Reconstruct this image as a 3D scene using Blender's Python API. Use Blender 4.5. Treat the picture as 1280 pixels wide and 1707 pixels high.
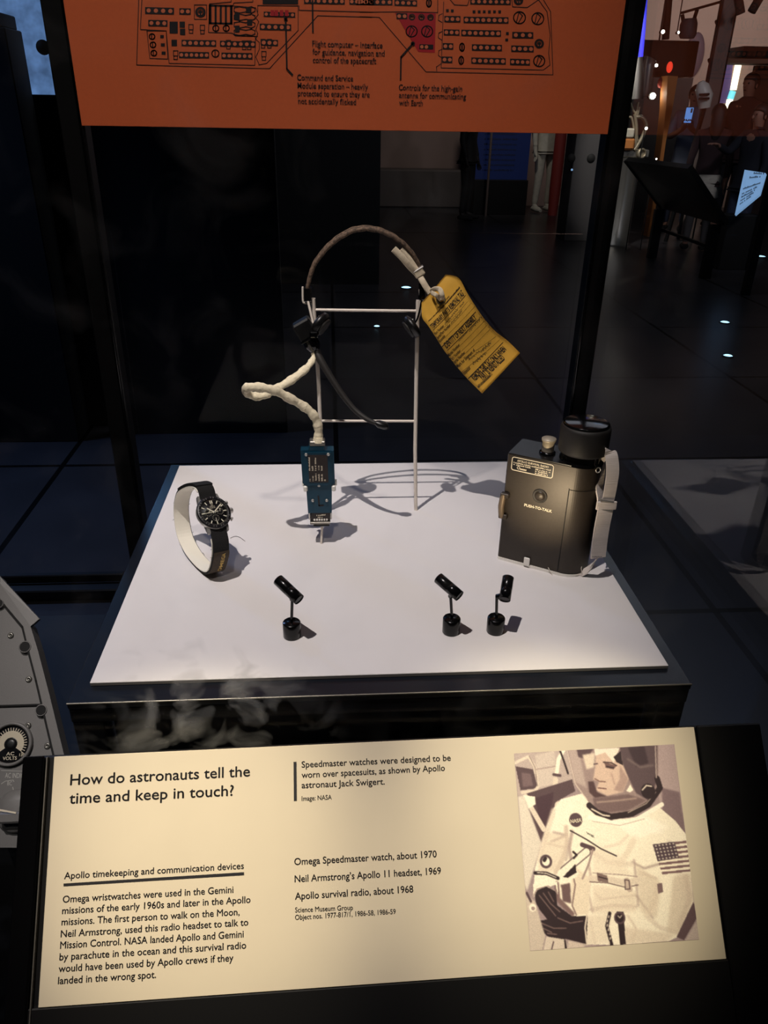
import bpy, math, random
import numpy as np
from mathutils import Vector, Matrix

# ------------------------------------------------------------------ scene, camera, light
for o in list(bpy.data.objects):
    bpy.data.objects.remove(o)
S = bpy.context.scene
C = S.collection
H = 1.0                      # height of the white display board above the floor; all coordinates below are given relative to the board top
FL = -1.0                    # the floor in those coordinates
S.view_settings.view_transform = 'Standard'
S.view_settings.look = 'None'
S.view_settings.exposure = 0.0
S.view_settings.gamma = 1.0
S.view_settings.use_curve_mapping = False

FPX, PITCH, YAW, ROLL = 1278.99, 0.48390, -0.07382, 0.01832
CAM = np.array([-0.04079, -0.49284, 0.40957])

def cam_rot(p, y, r):
    base = np.array([[1, 0, 0], [0, 0, -1], [0, 1, 0]], float)
    cy, sy = math.cos(y), math.sin(y)
    Rz = np.array([[cy, sy, 0], [-sy, cy, 0], [0, 0, 1]])
    cp, sp = math.cos(p), math.sin(p)
    Rx = np.array([[1, 0, 0], [0, cp, -sp], [0, sp, cp]])
    cr, sr = math.cos(r), math.sin(r)
    Rr = np.array([[cr, -sr, 0], [sr, cr, 0], [0, 0, 1]])
    return Rr @ Rx @ base @ Rz
RW = cam_rot(PITCH, YAW, ROLL)

cd = bpy.data.cameras.new('camera')
cam = bpy.data.objects.new('camera', cd)
C.objects.link(cam)
cd.sensor_fit = 'VERTICAL'
cd.sensor_height = 36.0
cd.lens = FPX / 1707 * 36.0
cd.clip_start = 0.02
cd.clip_end = 60
_m = Matrix.Identity(4)
for i in range(3):
    _m[i][0] = RW[0][i]; _m[i][1] = -RW[1][i]; _m[i][2] = -RW[2][i]
_m.translation = Vector((CAM[0], CAM[1], CAM[2] + H))
cam.matrix_world = _m
S.camera = cam

def ray(px, py):
    return RW.T @ np.array([(px - 640) / FPX, (py - 853.5) / FPX, 1.0])
def on(px, py, axis, val):               # the point seen at a photo pixel on the plane axis = val
    d = ray(px, py); t = (val - CAM[axis]) / d[axis]
    return CAM + t * d
def on_plane(px, py, o, n):
    d = ray(px, py); o = np.array(o, float); n = np.array(n, float)
    t = ((o - CAM) @ n) / (d @ n)
    return CAM + t * d

W = bpy.data.worlds.new('world'); S.world = W; W.use_nodes = True
W.node_tree.nodes['Background'].inputs[0].default_value = (0.35, 0.45, 0.7, 1)
W.node_tree.nodes['Background'].inputs[1].default_value = 0.011

def light(name, kind, loc, energy, color, target=None, size=0.05, spot=60, blend=0.3):
    l = bpy.data.lights.new(name, kind); l.energy = energy; l.color = color
    o = bpy.data.objects.new(name, l); C.objects.link(o)
    o.location = (loc[0], loc[1], loc[2] + H)
    if kind == 'SPOT':
        l.spot_size = math.radians(spot); l.spot_blend = blend; l.shadow_soft_size = size
    elif kind == 'AREA':
        l.size = size
    else:
        l.shadow_soft_size = size
    if target is not None:
        d = Vector(target) - Vector(loc)
        o.rotation_euler = d.to_track_quat('-Z', 'Y').to_euler()
    return o
# track spots for board and label, wall washers, and added fill lights
light('board_track_spot', 'SPOT', (-0.55, -0.40, 2.35), 208, (1.0, 0.905, 0.87), (-0.12, 0.11, 0), 0.012, 22.6, 0.8)
light('label_track_spot', 'SPOT', (-0.32, -0.42, 1.45), 112, (1.0, 0.86, 0.60), (-0.142, -0.10, -0.09), 0.02, 11.5, 1.0)
light('label_track_spot', 'SPOT', (0.22, -0.42, 1.45), 112, (1.0, 0.86, 0.60), (0.13, -0.095, -0.07), 0.02, 12, 1.0)
light('panel_fill_spot', 'SPOT', (-0.1, -1.1, 2.1), 66, (1.0, 0.88, 0.8), (-0.2, 0.48, 0.5), 0.05, 34, 0.9)  # unseen fill spot, added to light the orange panel
light('console_fill_spot', 'SPOT', (-0.9, -0.7, 1.6), 13, (1.0, 0.94, 0.88), (-0.46, 0.12, -0.30), 0.04, 20, 0.8)  # unseen fill spot, added to brighten the console
light('wall_washer', 'SPOT', (2.3, 10.4, 2.2), 50, (1.0, 0.93, 0.88), (2.2, 12.9, -0.2), 0.1, 75, 0.9)  # added to brighten the far wall, kiosk and white suit
light('wall_washer', 'SPOT', (4.2, 10.9, 1.95), 115, (1.0, 0.86, 0.80), (5.2, 13.2, 1.3), 0.1, 120, 0.9)
light('wall_washer', 'SPOT', (6.4, 10.9, 1.95), 115, (1.0, 0.86, 0.80), (6.4, 13.2, 1.2), 0.1, 120, 0.9)
light('exhibit_fill_spot', 'SPOT', (2.6, 7.6, 1.9), 190, (1.0, 0.93, 0.85), (3.5, 9.1, 0.0), 0.05, 34, 0.6)  # unseen spot, added to brighten the steel drum
light('visitor_fill_spot', 'SPOT', (4.1, 5.0, 1.9), 75, (0.95, 0.92, 1.0), (4.5, 9.0, 0.1), 0.2, 75, 0.8)  # unseen spot, added to brighten the people and the slanted post
light('added_floor_fill', 'AREA', (1.8, 4.6, 2.7), 26, (0.85, 0.88, 1.0), (1.8, 4.6, -1.0), 3.0)  # unseen soft fill, added to lift the floor brightness
light('added_blue_wash', 'SPOT', (-0.95, 2.9, 1.45), 5, (0.22, 0.5, 1.0), (-0.32, 0.3, 0.0), 0.12, 40, 1.0)  # added blue spot, placed so the left table strip mirrors it
light('added_blue_wash', 'SPOT', (-2.2, 2.6, 1.7), 150, (0.32, 0.5, 1.0), (-0.95, 1.5, -1.0), 0.15, 84, 1.0)  # added blue spot, tints the dark floor on the left

# ------------------------------------------------------------------ materials
def lin(c):
    return tuple(((v / 255) / 12.92 if v <= 10 else (((v / 255) + 0.055) / 1.055) ** 2.4) for v in c)
def mat(name, rgb, rough=0.5, metal=0.0, noise=0.0, nscale=200, bump=0.0, coat=0.0, emit=0.0, spec=0.5, stretch=None, emit_rgb=None):
    m = bpy.data.materials.new(name); m.use_nodes = True
    N, L = m.node_tree.nodes, m.node_tree.links
    b = N['Principled BSDF']
    col = lin(rgb)
    b.inputs['Base Color'].default_value = (*col, 1)
    b.inputs['Roughness'].default_value = rough
    b.inputs['Metallic'].default_value = metal
    b.inputs['Specular IOR Level'].default_value = spec
    b.inputs['Coat Weight'].default_value = coat
    b.inputs['Coat Roughness'].default_value = 0.08
    if emit:
        b.inputs['Emission Color'].default_value = (*lin(emit_rgb or rgb), 1)
        b.inputs['Emission Strength'].default_value = emit
    if noise or bump:
        tc = N.new('ShaderNodeTexCoord'); nz = N.new('ShaderNodeTexNoise')
        nz.inputs['Scale'].default_value = nscale; nz.inputs['Detail'].default_value = 4
        src = tc.outputs['Object']
        if stretch:
            mp = N.new('ShaderNodeMapping'); mp.inputs['Scale'].default_value = stretch
            L.new(src, mp.inputs[0]); src = mp.outputs[0]
        L.new(src, nz.inputs['Vector'])
        if noise:
            rp = N.new('ShaderNodeValToRGB')
            rp.color_ramp.elements[0].position = 0.3; rp.color_ramp.elements[1].position = 0.7
            rp.color_ramp.elements[0].color = (*[c * (1 - noise) for c in col], 1)
            rp.color_ramp.elements[1].color = (*[min(1, c * (1 + noise)) for c in col], 1)
            L.new(nz.outputs['Fac'], rp.inputs[0]); L.new(rp.outputs[0], b.inputs['Base Color'])
            if emit:
                L.new(rp.outputs[0], b.inputs['Emission Color'])
        if bump:
            bp = N.new('ShaderNodeBump'); bp.inputs['Strength'].default_value = bump; bp.inputs['Distance'].default_value = 0.001
            L.new(nz.outputs['Fac'], bp.inputs['Height']); L.new(bp.outputs[0], b.inputs['Normal'])
    return m
def glass(name, smudge=0.0, f0=0.03, f1=0.96):
    m = bpy.data.materials.new(name); m.use_nodes = True
    N, L = m.node_tree.nodes, m.node_tree.links
    N.remove(N['Principled BSDF']); out = N['Material Output']
    tr = N.new('ShaderNodeBsdfTransparent'); tr.inputs[0].default_value = (0.985, 0.99, 0.99, 1)
    gl = N.new('ShaderNodeBsdfGlossy'); gl.inputs['Roughness'].default_value = 0.0
    lw = N.new('ShaderNodeLayerWeight'); lw.inputs[0].default_value = 0.5
    pw = N.new('ShaderNodeMath'); pw.operation = 'POWER'; pw.inputs[1].default_value = 5
    ma = N.new('ShaderNodeMath'); ma.operation = 'MULTIPLY_ADD'; ma.inputs[1].default_value = f1; ma.inputs[2].default_value = f0
    L.new(lw.outputs['Facing'], pw.inputs[0]); L.new(pw.outputs[0], ma.inputs[0])
    mx = N.new('ShaderNodeMixShader')
    L.new(ma.outputs[0], mx.inputs[0]); L.new(tr.outputs[0], mx.inputs[1]); L.new(gl.outputs[0], mx.inputs[2])
    last = mx
    if smudge:
        tc = N.new('ShaderNodeTexCoord')
        nz = N.new('ShaderNodeTexNoise'); nz.inputs['Scale'].default_value = 24; nz.inputs['Detail'].default_value = 3
        nz.inputs['Distortion'].default_value = 0.8
        n2 = N.new('ShaderNodeTexNoise'); n2.inputs['Scale'].default_value = 260; n2.inputs['Detail'].default_value = 2
        L.new(tc.outputs['Object'], nz.inputs['Vector']); L.new(tc.outputs['Object'], n2.inputs['Vector'])
        rp = N.new('ShaderNodeValToRGB')
        rp.color_ramp.elements[0].position = 0.52; rp.color_ramp.elements[0].color = (0, 0, 0, 1)
        rp.color_ramp.elements[1].position = 0.72; rp.color_ramp.elements[1].color = (1, 1, 1, 1)
        L.new(nz.outputs['Fac'], rp.inputs[0])
        # fingers touch the pane in one area: left of its middle, near the label
        gd = N.new('ShaderNodeVectorMath'); gd.operation = 'DISTANCE'; gd.inputs[1].default_value = (-0.14, 0, -0.035)
        L.new(tc.outputs['Object'], gd.inputs[0])
        mr = N.new('ShaderNodeMapRange'); mr.inputs[1].default_value = 0.03; mr.inputs[2].default_value = 0.11; mr.inputs[3].default_value = 1; mr.inputs[4].default_value = 0.02
        L.new(gd.outputs['Value'], mr.inputs[0])
        m1 = N.new('ShaderNodeMath'); m1.operation = 'MULTIPLY'; L.new(rp.outputs[0], m1.inputs[0]); L.new(mr.outputs[0], m1.inputs[1])
        m2 = N.new('ShaderNodeMath'); m2.operation = 'MULTIPLY_ADD'; m2.inputs[1].default_value = smudge; m2.inputs[2].default_value = 0.0
        L.new(m1.outputs[0], m2.inputs[0])
        df = N.new('ShaderNodeBsdfDiffuse'); df.inputs[0].default_value = (0.6, 0.6, 0.58, 1)
        tl = N.new('ShaderNodeBsdfTranslucent'); tl.inputs[0].default_value = (0.6, 0.6, 0.58, 1)
        md = N.new('ShaderNodeMixShader'); md.inputs[0].default_value = 0.5
        L.new(df.outputs[0], md.inputs[1]); L.new(tl.outputs[0], md.inputs[2])
        m3 = N.new('ShaderNodeMixShader'); L.new(m2.outputs[0], m3.inputs[0]); L.new(mx.outputs[0], m3.inputs[1]); L.new(md.outputs[0], m3.inputs[2])
        last = m3
    L.new(last.outputs[0], out.inputs['Surface'])
    return m

M = {}
M['board'] = mat('white_board', (226, 221, 219), 0.6, noise=0.012, nscale=30)
M['board_edge'] = mat('foam_board_edge', (118, 114, 110), 0.8)
M['black'] = mat('black_powder_coat', (13, 13, 15), 0.32, bump=0.15, nscale=900)
M['black_gloss'] = mat('black_gloss', (7, 7, 8), 0.12, spec=0.5)
M['black_satin'] = mat('black_satin', (12, 12, 13), 0.38)
M['black_matte'] = mat('black_matte', (7, 7, 8), 0.75)
M['infill'] = mat('dark_infill', (72, 72, 78), 0.5)
M['blue_frame'] = mat('case_top_black', (18, 22, 30), 0.28)
M['edge_glint'] = mat('edge_highlight', (120, 116, 108), 0.35, 0.7)  # pale metal stands in for the highlight on the bevelled table edge
M['glass'] = glass('clear_glass', 0.0, 0.026, 0.82)
M['coated_glass'] = glass('coated_glass', 0.0, 0.004, 0.5)
M['front_glass'] = glass('fingermarked_glass', 0.95, 0.008, 0.2)
M['orange'] = mat('orange_print', (226, 107, 58), 0.6, noise=0.03, nscale=300)
M['orange_red'] = mat('red_print', (190, 30, 42), 0.6)
M['ink'] = mat('dark_ink', (22, 16, 20), 0.6)
M['panel_dot'] = mat('orange_dot', (226, 120, 80), 0.6)
M['panel_white'] = mat('pale_print', (215, 165, 140), 0.6)
M['label'] = mat('label_print', (198, 187, 164), 0.45, noise=0.02, nscale=18)
M['label_ink'] = mat('label_ink', (24, 23, 27), 0.5)
M['cream_paint'] = mat('cream_painted_wire', (222, 212, 200), 0.4)
M['white_plastic'] = mat('white_plastic', (232, 228, 220), 0.35)
M['braid'] = mat('brown_braid', (92, 74, 60), 0.8, noise=0.75, nscale=420, bump=0.5)
M['ribbon'] = mat('white_tape', (205, 190, 165), 0.8, noise=0.12, nscale=400, bump=0.4)
M['cable'] = mat('white_woven_sleeve', (232, 220, 190), 0.75, noise=0.1, nscale=350, bump=0.8)
M['steel'] = mat('steel', (200, 197, 192), 0.3, 0.75)
M['steel_dull'] = mat('dull_metal', (150, 146, 138), 0.45, 0.9, noise=0.1)
M['conn_blue'] = mat('blue_anodised', (16, 60, 80), 0.32, 0.3, noise=0.05, nscale=300)
M['conn_plate'] = mat('dark_plate', (38, 30, 28), 0.5)
M['mark_light'] = mat('pale_marking', (226, 214, 190), 0.6)
M['tag'] = mat('yellow_card', (226, 172, 62), 0.7, noise=0.05, nscale=120)
M['tag_ink'] = mat('tag_ink', (44, 34, 22), 0.7)
M['pencil'] = mat('pencil_script', (96, 80, 44), 0.7)
M['radio'] = mat('radio_black', (52, 45, 38), 0.44, 0.25, noise=0.1, nscale=700, bump=0.05)
M['radio_top'] = mat('radio_black_top', (16, 15, 15), 0.3)
M['rubber'] = mat('black_rubber', (30, 27, 25), 0.6)
M['brass_grey'] = mat('switch_bar', (120, 104, 84), 0.5, 0.3)
M['knob_metal'] = mat('cloudy_knob', (178, 168, 150), 0.5, 0.3, noise=0.1, nscale=300)
M['strap'] = mat('white_webbing', (222, 212, 205), 0.8, noise=0.06, nscale=30, stretch=(1, 1, 60), bump=0.5)
M['strap_watch'] = mat('black_hook_and_loop', (17, 16, 16), 0.9, noise=0.5, nscale=1500, bump=1.0)
M['strap_leather'] = mat('brown_black_tab', (62, 50, 36), 0.7, noise=0.2, nscale=500)
M['cuff'] = mat('ivory_cuff', (244, 238, 222), 0.5)
M['gold'] = mat('gold_thread', (214, 180, 96), 0.6)
M['bezel_mark'] = mat('bezel_marking', (96, 94, 92), 0.5)
M['dial'] = mat('black_dial', (14, 14, 18), 0.4)
M['lume'] = mat('cream_lume', (236, 228, 205), 0.5)
M['spot_black'] = mat('black_anodised_lamp', (12, 12, 13), 0.2, 0.3)
M['lamp_lens'] = mat('lamp_lens', (120, 120, 118), 0.3)
M['console'] = mat('grey_console_paint', (112, 110, 108), 0.5, noise=0.05, nscale=900, bump=0.1)
M['console_hole'] = mat('console_hole', (8, 8, 8), 0.8)
M['console_mark'] = mat('console_marking', (172, 170, 164), 0.6)
M['console_screw'] = mat('console_screw', (128, 126, 120), 0.35, 0.8)
M['fibre'] = mat('dark_fibre', (90, 80, 74), 0.8)

# floor tiles: dark polished slabs with thin joints
def floor_mat():
    m = mat('dark_stone_tiles', (50, 49, 52), 0.3, noise=0.18, nscale=3)
    N, L = m.node_tree.nodes, m.node_tree.links
    b = N['Principled BSDF']; b.inputs['Specular IOR Level'].default_value = 0.3
    src = b.inputs['Base Color'].links[0].from_socket
    tc = N.new('ShaderNodeTexCoord'); mp = N.new('ShaderNodeMapping')
    mp.inputs['Location'].default_value = (-2.075 + 8 * 1.2, -3.866 + 8 * 1.2, 0)
    br = N.new('ShaderNodeTexBrick'); br.offset = 0.0; br.offset_frequency = 1
    br.inputs['Scale'].default_value = 1.0; br.inputs['Brick Width'].default_value = 1.2; br.inputs['Row Height'].default_value = 1.2
    br.inputs['Mortar Size'].default_value = 0.012; br.inputs['Mortar Smooth'].default_value = 0.1
    br.inputs['Color1'].default_value = (1, 1, 1, 1); br.inputs['Color2'].default_value = (0.8, 0.8, 0.8, 1); br.inputs['Mortar'].default_value = (0.05, 0.05, 0.05, 1)
    L.new(tc.outputs['Object'], mp.inputs[0]); L.new(mp.outputs[0], br.inputs['Vector'])
    mx = N.new('ShaderNodeMix'); mx.data_type = 'RGBA'; mx.blend_type = 'MULTIPLY'; mx.inputs[0].default_value = 1
    L.new(src, mx.inputs[6]); L.new(br.outputs['Color'], mx.inputs[7]); L.new(mx.outputs[2], b.inputs['Base Color'])
    return m
M['floor'] = floor_mat()
M['wall_brown'] = mat('wall_plaster', (150, 128, 118), 0.85, noise=0.06, nscale=2)
M['wall_dark'] = mat('wall_black', (14, 14, 17), 0.8)

# ------------------------------------------------------------------ mesh helpers
class MB:
    def __init__(s):
        s.v = []; s.f = []; s.smooth = []
    def add(s, vs, fs, smooth=False):
        n = len(s.v); s.v += [tuple(map(float, v)) for v in vs]
        for f in fs:
            s.f.append(tuple(i + n for i in f)); s.smooth.append(smooth)
        return s
    def xf(s, mt):
        s.v = [tuple(mt @ Vector(v)) for v in s.v]; return s
    def box(s, c, d, bev=0.0, mt=None):
        cx, cy, cz = c; x, y, z = d[0] / 2, d[1] / 2, d[2] / 2
        b = min(bev, x * .98, y * .98, z * .98)
        if b <= 0:
            vs = [(cx + i * x, cy + j * y, cz + k * z) for i in (-1, 1) for j in (-1, 1) for k in (-1, 1)]
            fs = [(0, 1, 3, 2), (4, 6, 7, 5), (0, 4, 5, 1), (2, 3, 7, 6), (0, 2, 6, 4), (1, 5, 7, 3)]
        else:
            vs = []; idx = {}
            for i in (-1, 1):
                for j in (-1, 1):
                    for k in (-1, 1):
                        for a in range(3):
                            p = [i * (x - b), j * (y - b), k * (z - b)]
                            p[a] = (i * x, j * y, k * z)[a]
                            idx[i, j, k, a] = len(vs); vs.append((cx + p[0], cy + p[1], cz + p[2]))
            fs = []
            for a in range(3):
                o1, o2 = [q for q in range(3) if q != a]
                for sgn in (-1, 1):
                    q = []
                    for u, w in ((-1, -1), (1, -1), (1, 1), (-1, 1)):
                        t = [0, 0, 0]; t[a] = sgn; t[o1] = u; t[o2] = w; q.append(idx[t[0], t[1], t[2], a])
                    fs.append(tuple(q))
            for a in range(3):          # bevel strips along axis a
                o1, o2 = [q for q in range(3) if q != a]
                for u in (-1, 1):
                    for w in (-1, 1):
                        q = []
                        for sg, ax in ((-1, o1), (1, o1), (1, o2), (-1, o2)):
                            t = [0, 0, 0]; t[a] = sg; t[o1] = u; t[o2] = w; q.append(idx[t[0], t[1], t[2], ax])
                        fs.append(tuple(q))
            for i in (-1, 1):
                for j in (-1, 1):
                    for k in (-1, 1):
                        fs.append((idx[i, j, k, 0], idx[i, j, k, 1], idx[i, j, k, 2]))
        if mt is not None:
            vs = [mt @ Vector(v) for v in vs]
        return s.add(vs, fs)
    def tube(s, pts, r, seg=10, closed=False, flat=1.0, up=None, caps=True):
        pts = [Vector(p) for p in pts]; n = len(pts)
        rs = r if isinstance(r, (list, tuple)) else [r] * n
        vs = []; prev = None
        for i, p in enumerate(pts):
            if closed:
                t = pts[(i + 1) % n] - pts[i - 1]
            else:
                t = pts[min(i + 1, n - 1)] - pts[max(i - 1, 0)]
            t.normalize()
            if up is not None:
                a = Vector(up)
            else:
                a = prev if prev is not None else (Vector((0, 0, 1)) if abs(t.z) < .9 else Vector((1, 0, 0)))
            a = a - t * a.dot(t)
            if a.length < 1e-6: a = t.orthogonal()
            a.normalize(); prev = a; b = t.cross(a)
            for k in range(seg):
                an = 2 * math.pi * k / seg
                vs.append(p + rs[i] * (math.cos(an) * a * flat + math.sin(an) * b))
        fs = []
        for i in range(n if closed else n - 1):
            j = (i + 1) % n
            for k in range(seg):
                l = (k + 1) % seg
                fs.append((i * seg + k, i * seg + l, j * seg + l, j * seg + k))
        s.add(vs, fs, True)
        if caps and not closed:
            s.add(vs[:seg], [tuple(range(seg))[::-1]]); s.add(vs[-seg:], [tuple(range(seg))])
        return s
    def lathe(s, prof, mt, seg=32, caps=True):      # prof: (r, z) pairs about local z
        vs = []; fs = []
        for (r, z) in prof:
            for k in range(seg):
                a = 2 * math.pi * k / seg
                vs.append(mt @ Vector((r * math.cos(a), r * math.sin(a), z)))
        for i in range(len(prof) - 1):
            for k in range(seg):
                l = (k + 1) % seg
                fs.append((i * seg + k, i * seg + l, (i + 1) * seg + l, (i + 1) * seg + k))
        s.add(vs, fs, True)
        if caps and prof[0][0] > 1e-9: s.add(vs[:seg], [tuple(range(seg))[::-1]])
        if caps and prof[-1][0] > 1e-9: s.add(vs[-seg:], [tuple(range(seg))])
        return s
    def prism(s, poly, z0, z1, mt, smooth=False):
        n = len(poly)
        vs = [mt @ Vector((x, y, z0)) for x, y in poly] + [mt @ Vector((x, y, z1)) for x, y in poly]
        s.add(vs[:n], [tuple(range(n))[::-1]]); s.add(vs[n:], [tuple(range(n))])
        s.add(vs, [(i, (i + 1) % n, n + (i + 1) % n, n + i) for i in range(n)], smooth)
        return s
    def ring(s, outer, inner, z0, z1, mt):
        n = len(outer)
        vs = [mt @ Vector((x, y, z)) for z in (z0, z1) for pl in (outer, inner) for x, y in pl]
        fs = []
        for i in range(n):
            j = (i + 1) % n
            fs += [(i, n + i, n + j, j), (2 * n + i, 2 * n + j, 3 * n + j, 3 * n + i), (i, j, 2 * n + j, 2 * n + i), (n + i, 3 * n + i, 3 * n + j, n + j)]
        return s.add(vs, fs)
    def sphere(s, c, r, seg=16, rings=10, sc=(1, 1, 1)):
        c = Vector(c); prof = []
        vs = [c + Vector((0, 0, r * sc[2]))]; fs = []
        for i in range(1, rings):
            t = math.pi * i / rings
            for k in range(seg):
                a = 2 * math.pi * k / seg
                vs.append(c + Vector((r * sc[0] * math.sin(t) * math.cos(a), r * sc[1] * math.sin(t) * math.sin(a), r * sc[2] * math.cos(t))))
        vs.append(c - Vector((0, 0, r * sc[2])))
        for k in range(seg):
            fs.append((0, 1 + k, 1 + (k + 1) % seg))
            b = 1 + (rings - 2) * seg
            fs.append((len(vs) - 1, b + (k + 1) % seg, b + k))
        for i in range(rings - 2):
            for k in range(seg):
                a0 = 1 + i * seg + k; a1 = 1 + i * seg + (k + 1) % seg
                fs.append((a0, a0 + seg, a1 + seg, a1))
        return s.add(vs, fs, True)
    def strip(s, pts, w, nrm, closed=False):           # a flat printed line on a surface with normal nrm
        nrm = Vector(nrm); pts = [Vector(p) for p in pts]
        n = len(pts)
        for i in range(n if closed else n - 1):
            a, b = pts[i], pts[(i + 1) % n]
            d = (b - a)
            if d.length < 1e-9: continue
            d.normalize(); sd = d.cross(nrm) * w / 2; e = d * w * 0.4
            s.add([a - sd - e, b - sd + e, b + sd + e, a + sd - e], [(3, 2, 1, 0)])
        return s
    def map(s, fn):
        s.v = [tuple(fn(*v)) for v in s.v]; return s

BASE = {}
def obj(name, mb, m, parent=None, loc=None):
    me = bpy.data.meshes.new(name)
    if parent is not None:
        base = BASE[parent.name]
    elif loc is not None:
        base = Vector(loc)
    else:
        a = np.array(mb.v); base = Vector(((a[:, 0].min() + a[:, 0].max()) / 2, (a[:, 1].min() + a[:, 1].max()) / 2, a[:, 2].min()))
    me.from_pydata([(x - base.x, y - base.y, z - base.z) for x, y, z in mb.v], [], mb.f)
    me.polygons.foreach_set('use_smooth', mb.smooth)
    me.update()
    o = bpy.data.objects.new(name, me); C.objects.link(o)
    if m is not None: me.materials.append(m)
    if parent is not None:
        o.parent = parent
    else:
        o.location = base + Vector((0, 0, H))
    BASE[o.name] = base
    return o
def tag(o, label, cat, group=None):
    o['label'] = label; o['category'] = cat
    if group: o['group'] = group
    return o
def thing(name, label, cat, loc, group=None):
    o = bpy.data.objects.new(name, None); C.objects.link(o)
    o.location = Vector(loc) + Vector((0, 0, H)); o.empty_display_size = 0.02
    BASE[o.name] = Vector(loc)
    return tag(o, label, cat, group)
def struct(name, mb, m, parent=None):
    o = obj(name, mb, m, parent)
    if parent is None: o['kind'] = 'structure'
    return o
def smooth_path(pts, k=6, closed=False):
    P = [Vector(p) for p in pts]; n = len(P); out = []
    for i in range(n if closed else n - 1):
        p0 = P[i - 1] if (i > 0 or closed) else P[0]
        p1 = P[i]; p2 = P[(i + 1) % n]
        p3 = P[(i + 2) % n] if (i + 2 < n or closed) else P[-1]
        for j in range(k):
            t = j / k
            out.append(0.5 * ((2 * p1) + (-p0 + p2) * t + (2 * p0 - 5 * p1 + 4 * p2 - p3) * t * t + (-p0 + 3 * p1 - 3 * p2 + p3) * t ** 3))
    if not closed: out.append(P[-1])
    return out
def frame(o, x, y, z=None):
    x = Vector(x).normalized(); y = Vector(y); y = (y - x * y.dot(x)).normalized()
    z = x.cross(y)
    m = Matrix.Identity(4)
    for i in range(3):
        m[i][0] = x[i]; m[i][1] = y[i]; m[i][2] = z[i]
    m.translation = Vector(o); return m
def axis_frame(o, z):
    z = Vector(z).normalized(); x = Vector((0, 0, 1)).cross(z)
    if x.length < 1e-4: x = Vector((1, 0, 0))
    x.normalize(); return frame(o, x, z.cross(x))
def circle(cx, cy, r, n=24, ph=0.0, ry=None):
    ry = r if ry is None else ry
    return [(cx + r * math.cos(2 * math.pi * i / n + ph), cy + ry * math.sin(2 * math.pi * i / n + ph)) for i in range(n)]
def rrect(w, h, r, n=5):
    out = []
    for cx, cy, a0 in ((w / 2 - r, h / 2 - r, 0), (-w / 2 + r, h / 2 - r, 90), (-w / 2 + r, -h / 2 + r, 180), (w / 2 - r, -h / 2 + r, 270)):
        for i in range(n + 1):
            a = math.radians(a0 + 90 * i / n); out.append((cx + r * math.cos(a), cy + r * math.sin(a)))
    return out

_txt = {}
def text2d(s, bold=0.0):
    """flat outline of a line of lettering: verts (x, y) with cap height 1, baseline y = 0, and faces"""
    key = (s, bold)
    if key in _txt: return _txt[key]
    c = bpy.data.curves.new('t', 'FONT'); c.body = s; c.size = 1.0; c.resolution_u = 3; c.fill_mode = 'FRONT'
    c.offset = bold
    o = bpy.data.objects.new('t', c); C.objects.link(o)
    dg = bpy.context.evaluated_depsgraph_get(); dg.update()
    me = bpy.data.meshes.new_from_object(o.evaluated_get(dg))
    v = [(p.co.x, p.co.y) for p in me.vertices]; f = [tuple(p.vertices) for p in me.polygons]
    bpy.data.objects.remove(o); bpy.data.curves.remove(c); bpy.data.meshes.remove(me)
    _txt[key] = (v, f); return v, f
CAPH = 0.70
def put_text(mb, s, p0, p1, up, cap, lift=(0, 0, 0), bold=0.0, fn=None):
    """letters along p0 -> p1 with cap height cap in direction up"""
    v, f = text2d(s, bold)
    x0 = min(p[0] for p in v); x1 = max(p[0] for p in v)
    p0 = Vector(p0); p1 = Vector(p1); up = Vector(up); lift = Vector(lift)
    out = [p0 + (p1 - p0) * ((x - x0) / (x1 - x0)) + up * (y / CAPH * cap) + lift for x, y in v]
    if fn: out = [fn(*q) for q in out]
    mb.add(out, f)
    return mb
rnd = random.Random(7)
def put_marks(mb, p0, p1, up, h, lift=(0, 0, 0), fn=None, seed=1, density=None):
    """print too small to read: a row of short strokes like a line of letters"""
    r = random.Random(seed); p0 = Vector(p0); p1 = Vector(p1); up = Vector(up); lift = Vector(lift)
    L = (p1 - p0).length; t = 0.0; w = h * 0.55
    while t < L - w:
        if r.random() < 0.16: t += w * 0.8; continue
        hh = h * r.choice((0.7, 0.7, 1.0)); a = p0 + (p1 - p0) * (t / L); b = p0 + (p1 - p0) * ((t + w * 0.7) / L)
        q = [a + lift, b + lift, b + up * hh + lift, a + up * hh + lift]
        if fn: q = [fn(*z) for z in q]
        mb.add(q, [(0, 1, 2, 3)]); t += w
    return mb

# ------------------------------------------------------------------ the room
mb = MB().box((1.5, 6.0, FL - 0.05), (15, 17, 0.1)); struct('floor', mb, M['floor'])
mb = MB().box((1.5, 6.0, 3.05), (15, 17, 0.1)); struct('ceiling', mb, M['wall_dark'])
mb = MB().box((4.45, 13.3, 1.0), (9, 0.2, 4)); struct('wall_back', mb, M['wall_brown'])
mb = MB().box((-2.55, 6.9, 1.0), (5.9, 0.6, 4)); struct('wall_left', mb, M['wall_dark'])
mb = MB().box((9.0, 6.0, 1.0), (0.2, 17, 4)); struct('wall_right', mb, M['wall_dark'])
mb = MB().box((-5.95, 6.0, 1.0), (0.1, 17, 4)); struct('wall_side', mb, M['wall_dark'])
mb = MB().box((1.5, -2.6, 1.0), (15, 0.2, 4)); struct('wall_front', mb, M['wall_dark'])
# plinth kerb at the foot of the back wall
mb = MB().box((1.5, 12.95, FL + 0.28), (1.9, 0.45, 0.56), 0.02)
tag(obj('wall_plinth', mb, mat('plinth_grey', (92, 84, 80), 0.6)), 'low grey plinth along the foot of the far back wall', 'plinth')

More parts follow.
